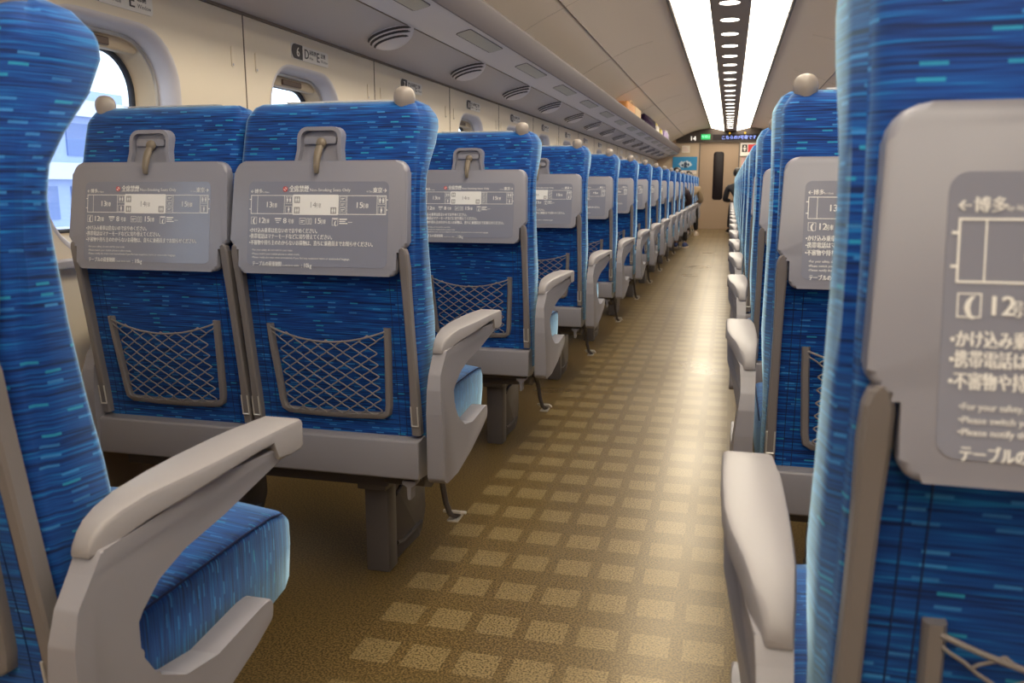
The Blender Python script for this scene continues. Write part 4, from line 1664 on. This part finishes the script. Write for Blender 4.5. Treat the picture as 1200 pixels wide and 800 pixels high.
def person(origin, label, jacket, lean=(0, 0), shoe='shoeblue', feet=((-0.08, 0.48), (0.08, 0.50)), elbow=None, side=1, head=(0, 0), S=0.845):
    """Seated figure facing +y. origin: point on the seat under the hips (world). lean: sideways and forward shift of the shoulders."""
    ox, oy, oz = origin
    root = empty('person', (ox, oy, 0))
    tag(root, label, 'person')
    lx, ly = lean
    hip = (0, 0, 0.09)
    waist = (lx * .3, ly * .2 - 0.01, 0.24)
    chest = (lx * .8, ly * .7 - 0.01, 0.42)
    neckb = (lx, ly, 0.54)
    hx, hy = lx + head[0], ly + head[1]
    neck = (lx + head[0] * .3, ly + head[1] * .3 + 0.01, 0.60)
    jaw = (hx, hy + 0.035, 0.665)
    skull = (hx, hy + 0.02, 0.745)
    crown = (hx, hy + 0.01, 0.81)
    nose = (hx, hy + 0.135, 0.715)
    knees, ankles, toes, elbows, wrists = {}, {}, {}, {}, {}
    for s in (-1, 1):
        fx, fy = feet[0 if s < 0 else 1]
        kn = (s * 0.09 + (fx - s * 0.09) * 0.8, max(0.34, fy - 0.06), 0.115)
        knees[s] = kn
        ankles[s] = (fx, fy, -oz / S + 0.075)
        toes[s] = (fx + (0.02 * s), fy + 0.13, -oz / S + 0.04)
        elbows[s] = (lx + s * 0.24, ly + 0.06, 0.27)
        wrists[s] = (s * 0.12, 0.30, 0.20)
        if elbow and s == side:
            elbows[s], wrists[s] = elbow
    body = [[(hip, 0.105), (waist, 0.095), (chest, (0.125, 0.095)), (neckb, 0.062), (neck, 0.050), (jaw, (0.062, 0.068)), (skull, (0.076, 0.092)), (crown, 0.055)], [(jaw, 0.06), ((hx, hy + 0.112, 0.700), 0.016)]]
    jac = [[(hip, 0.125), (waist, 0.125), (chest, (0.155, 0.120)), (neckb, 0.075)]]
    trou = [[((0, 0.0, 0.09), 0.118)]]
    for s in (-1, 1):
        sh = (lx + s * 0.165, ly - 0.005, 0.485)
        body.append([(chest, 0.1), (sh, 0.052), (elbows[s], 0.038), (wrists[s], 0.026)])
        w = Vector(wrists[s])
        d = (w - Vector(elbows[s])).normalized()
        sd = d.cross(Vector((0, 0, 1)))
        if sd.length < 0.1:
            sd = Vector((1, 0, 0))
        sd.normalize()
        palm = w + d * 0.055
        body.append([(wrists[s], 0.026), (tuple(palm), (0.034, 0.018))])
        for f in range(4):
            b0 = palm + sd * (-0.026 + 0.0175 * f) + d * 0.02
            ln = (0.055, 0.065, 0.062, 0.045)[f]
            b1 = b0 + d * ln * 0.6 + Vector((0, 0, -0.006))
            b2 = b1 + d * ln * 0.35 + Vector((0, 0, -0.020))
            body.append([(tuple(palm), 0.018), (tuple(b0), 0.009), (tuple(b1), 0.0085), (tuple(b2), 0.007)])
        t0 = w + d * 0.022 - sd * 0.030 * s
        body.append([(wrists[s], 0.02), (tuple(t0), 0.011), (tuple(t0 + d * 0.035 - sd * 0.012 * s), 0.0085)])
        jac.append([(chest, 0.12), (sh, 0.075), (elbows[s], 0.060), (tuple(w - d * 0.01), 0.042)])
        hp = (s * 0.085, 0.03, 0.085)
        body.append([(hip, 0.1), (hp, 0.085), (knees[s], 0.055), (ankles[s], 0.034), (toes[s], 0.03)])
        trou.append([((0, 0.0, 0.09), 0.118), (hp, 0.100), (knees[s], 0.075), (tuple(Vector(ankles[s]) + Vector((0, -0.005, 0.03))), 0.055)])

    def add(nm, me, parent=root):
        o = new_obj(nm, me, parent)
        if parent is root:
            o.location = (0, 0, oz)
            o.scale = (S, S, S)
        return o
    add('body', skin_mesh('body', body, 'skin', 1))
    add('jacket', skin_mesh('jacket', jac, jacket, 1))
    add('trousers', skin_mesh('trousers', trou, 'trousers', 1))
    for s in (-1, 1):
        a, t = Vector(ankles[s]), Vector(toes[s])
        dirv = (t - a)
        dirv.z = 0
        dirv.normalize()
        sv = Vector((-dirv.y, dirv.x, 0))
        bm = bmesh.new()
        secs = []
        zb = -oz / S + 0.012
        for u, w, h in ((-0.055, 0.020, 0.05), (-0.045, 0.036, 0.09), (0.0, 0.042, 0.100), (0.06, 0.043, 0.075), (0.12, 0.046, 0.058), (0.165, 0.036, 0.045), (0.185, 0.016, 0.03)):
            c = Vector((a.x, a.y, 0)) + dirv * u
            ring = []
            for q in range(12):
                an = 2 * math.pi * q / 12
                zz = zb + h * 0.5 + h * 0.5 * math.sin(an)
                ring.append(c + sv * w * math.cos(an) + Vector((0, 0, zz)))
            secs.append(ring)
        loft(bm, secs)
        sh = add('shoe', finish(bm, 'shoe', shoe, smooth=True))
        bm = bmesh.new()
        pts = []
        for u, w in ((-0.058, 0.02), (-0.04, 0.040), (0.05, 0.046), (0.12, 0.050), (0.17, 0.038), (0.19, 0.015)):
            pts.append((u, w))
        pts = pts + [(u, -w) for u, w in pts[::-1]]
        prism(bm, pts, lambda p, q, d: tuple(Vector((a.x, a.y, 0)) + dirv * p + sv * q + Vector((0, 0, -oz / S + d))), 0.001, 0.022)
        new_obj('sole', finish(bm, 'sole', 'shoebeige'), sh)
    bm = bmesh.new()
    ellipsoid(bm, (hx, hy - 0.002, 0.765), (0.088, 0.104, 0.098), u=18, v=12)
    for v in list(bm.verts):
        if v.co.z < 0.735 and v.co.y > hy + 0.015:
            v.co.y = hy + 0.015
        if v.co.y > hy + 0.07 and v.co.z < 0.80:
            v.co.y = hy + 0.07
    add('hair', finish(bm, 'hair', 'hair', smooth=True))
    for s in (-1, 1):
        bm = bmesh.new()
        ellipsoid(bm, (hx + s * 0.030, hy + 0.104, 0.738), (0.012, 0.006, 0.006), u=8, v=6)
        add('eye', finish(bm, 'eye', 'hair', smooth=True))
    return root


CUSH = 0.445
# left aisle seats: legs of a dark-dressed traveller, then one in a tan jacket leaning out; right: one in a dark jacket
person((LEFT_X[0], 0.83 + PITCH * 11, CUSH), 'person in dark clothes on the far left with blue shoes reaching into the aisle', 'jacketblack', lean=(0.10, 0.12),
       shoe='shoeblue', feet=((0.10, 0.50), (0.25, 0.56)), head=(0, 0))
person((LEFT_X[0] + 0.03, 0.84 + PITCH * 14, CUSH), 'person in tan jacket on the far left leaning an arm out over the aisle', 'jackettan', lean=(0.14, 0.10),
       shoe='shoebeige', feet=((0.10, 0.66), (0.26, 0.72)), elbow=((0.37, 0.10, 0.235), (0.30, 0.34, 0.22)), side=1, head=(-0.05, 0.02))
person((RIGHT_X[0] - 0.03, 0.84 + PITCH * 15, CUSH), 'person in dark jacket leaning into the aisle from the far right seats', 'jacketdark', lean=(-0.15, 0.10),
       shoe='jacketdark', feet=((-0.27, 0.52), (-0.08, 0.54)), elbow=((-0.38, 0.12, 0.22), (-0.28, 0.34, 0.20)), side=-1, head=(0.0, 0.0), S=0.93)

# ------------------------------------------------------------------ outside the left windows
bx = -16.0
b = empty('building', (bx, 10.0, -4)); tag(b, 'pale blue-grey building with window rows outside the left windows', 'building')
bm = bmesh.new()
box(bm, (bx - 8, -4, -4), (bx, 20.0, 3.3))
box(bm, (bx - 8, 20.0, -4), (bx - 1, 34, 2.2))
at(b, 'facade', bm, 'bldg')
for fl in range(-2, 3):
    z = -0.2 + 1.55 * fl
    bm = bmesh.new()
    box(bm, (bx - 0.02, -4, z - 0.28), (bx + 0.22, 20.0, z + 0.12))
    at(b, 'balcony_band', bm, 'bldgband')
    for q in range(20):
        if z + 1.1 > 3.3:
            continue
        y = -3.4 + 1.18 * q
        bm = bmesh.new()
        box(bm, (bx - 0.02, y, z + 0.30), (bx + 0.03, y + 0.74, z + 1.10))
        at(b, 'window', bm, 'bldgglass')
bm = bmesh.new()
box(bm, (-60, -40, -4.2), (-1.9, 60, -4.0))
g = new_obj('ground', finish(bm, 'ground', 'ballast')); g['kind'] = 'structure'
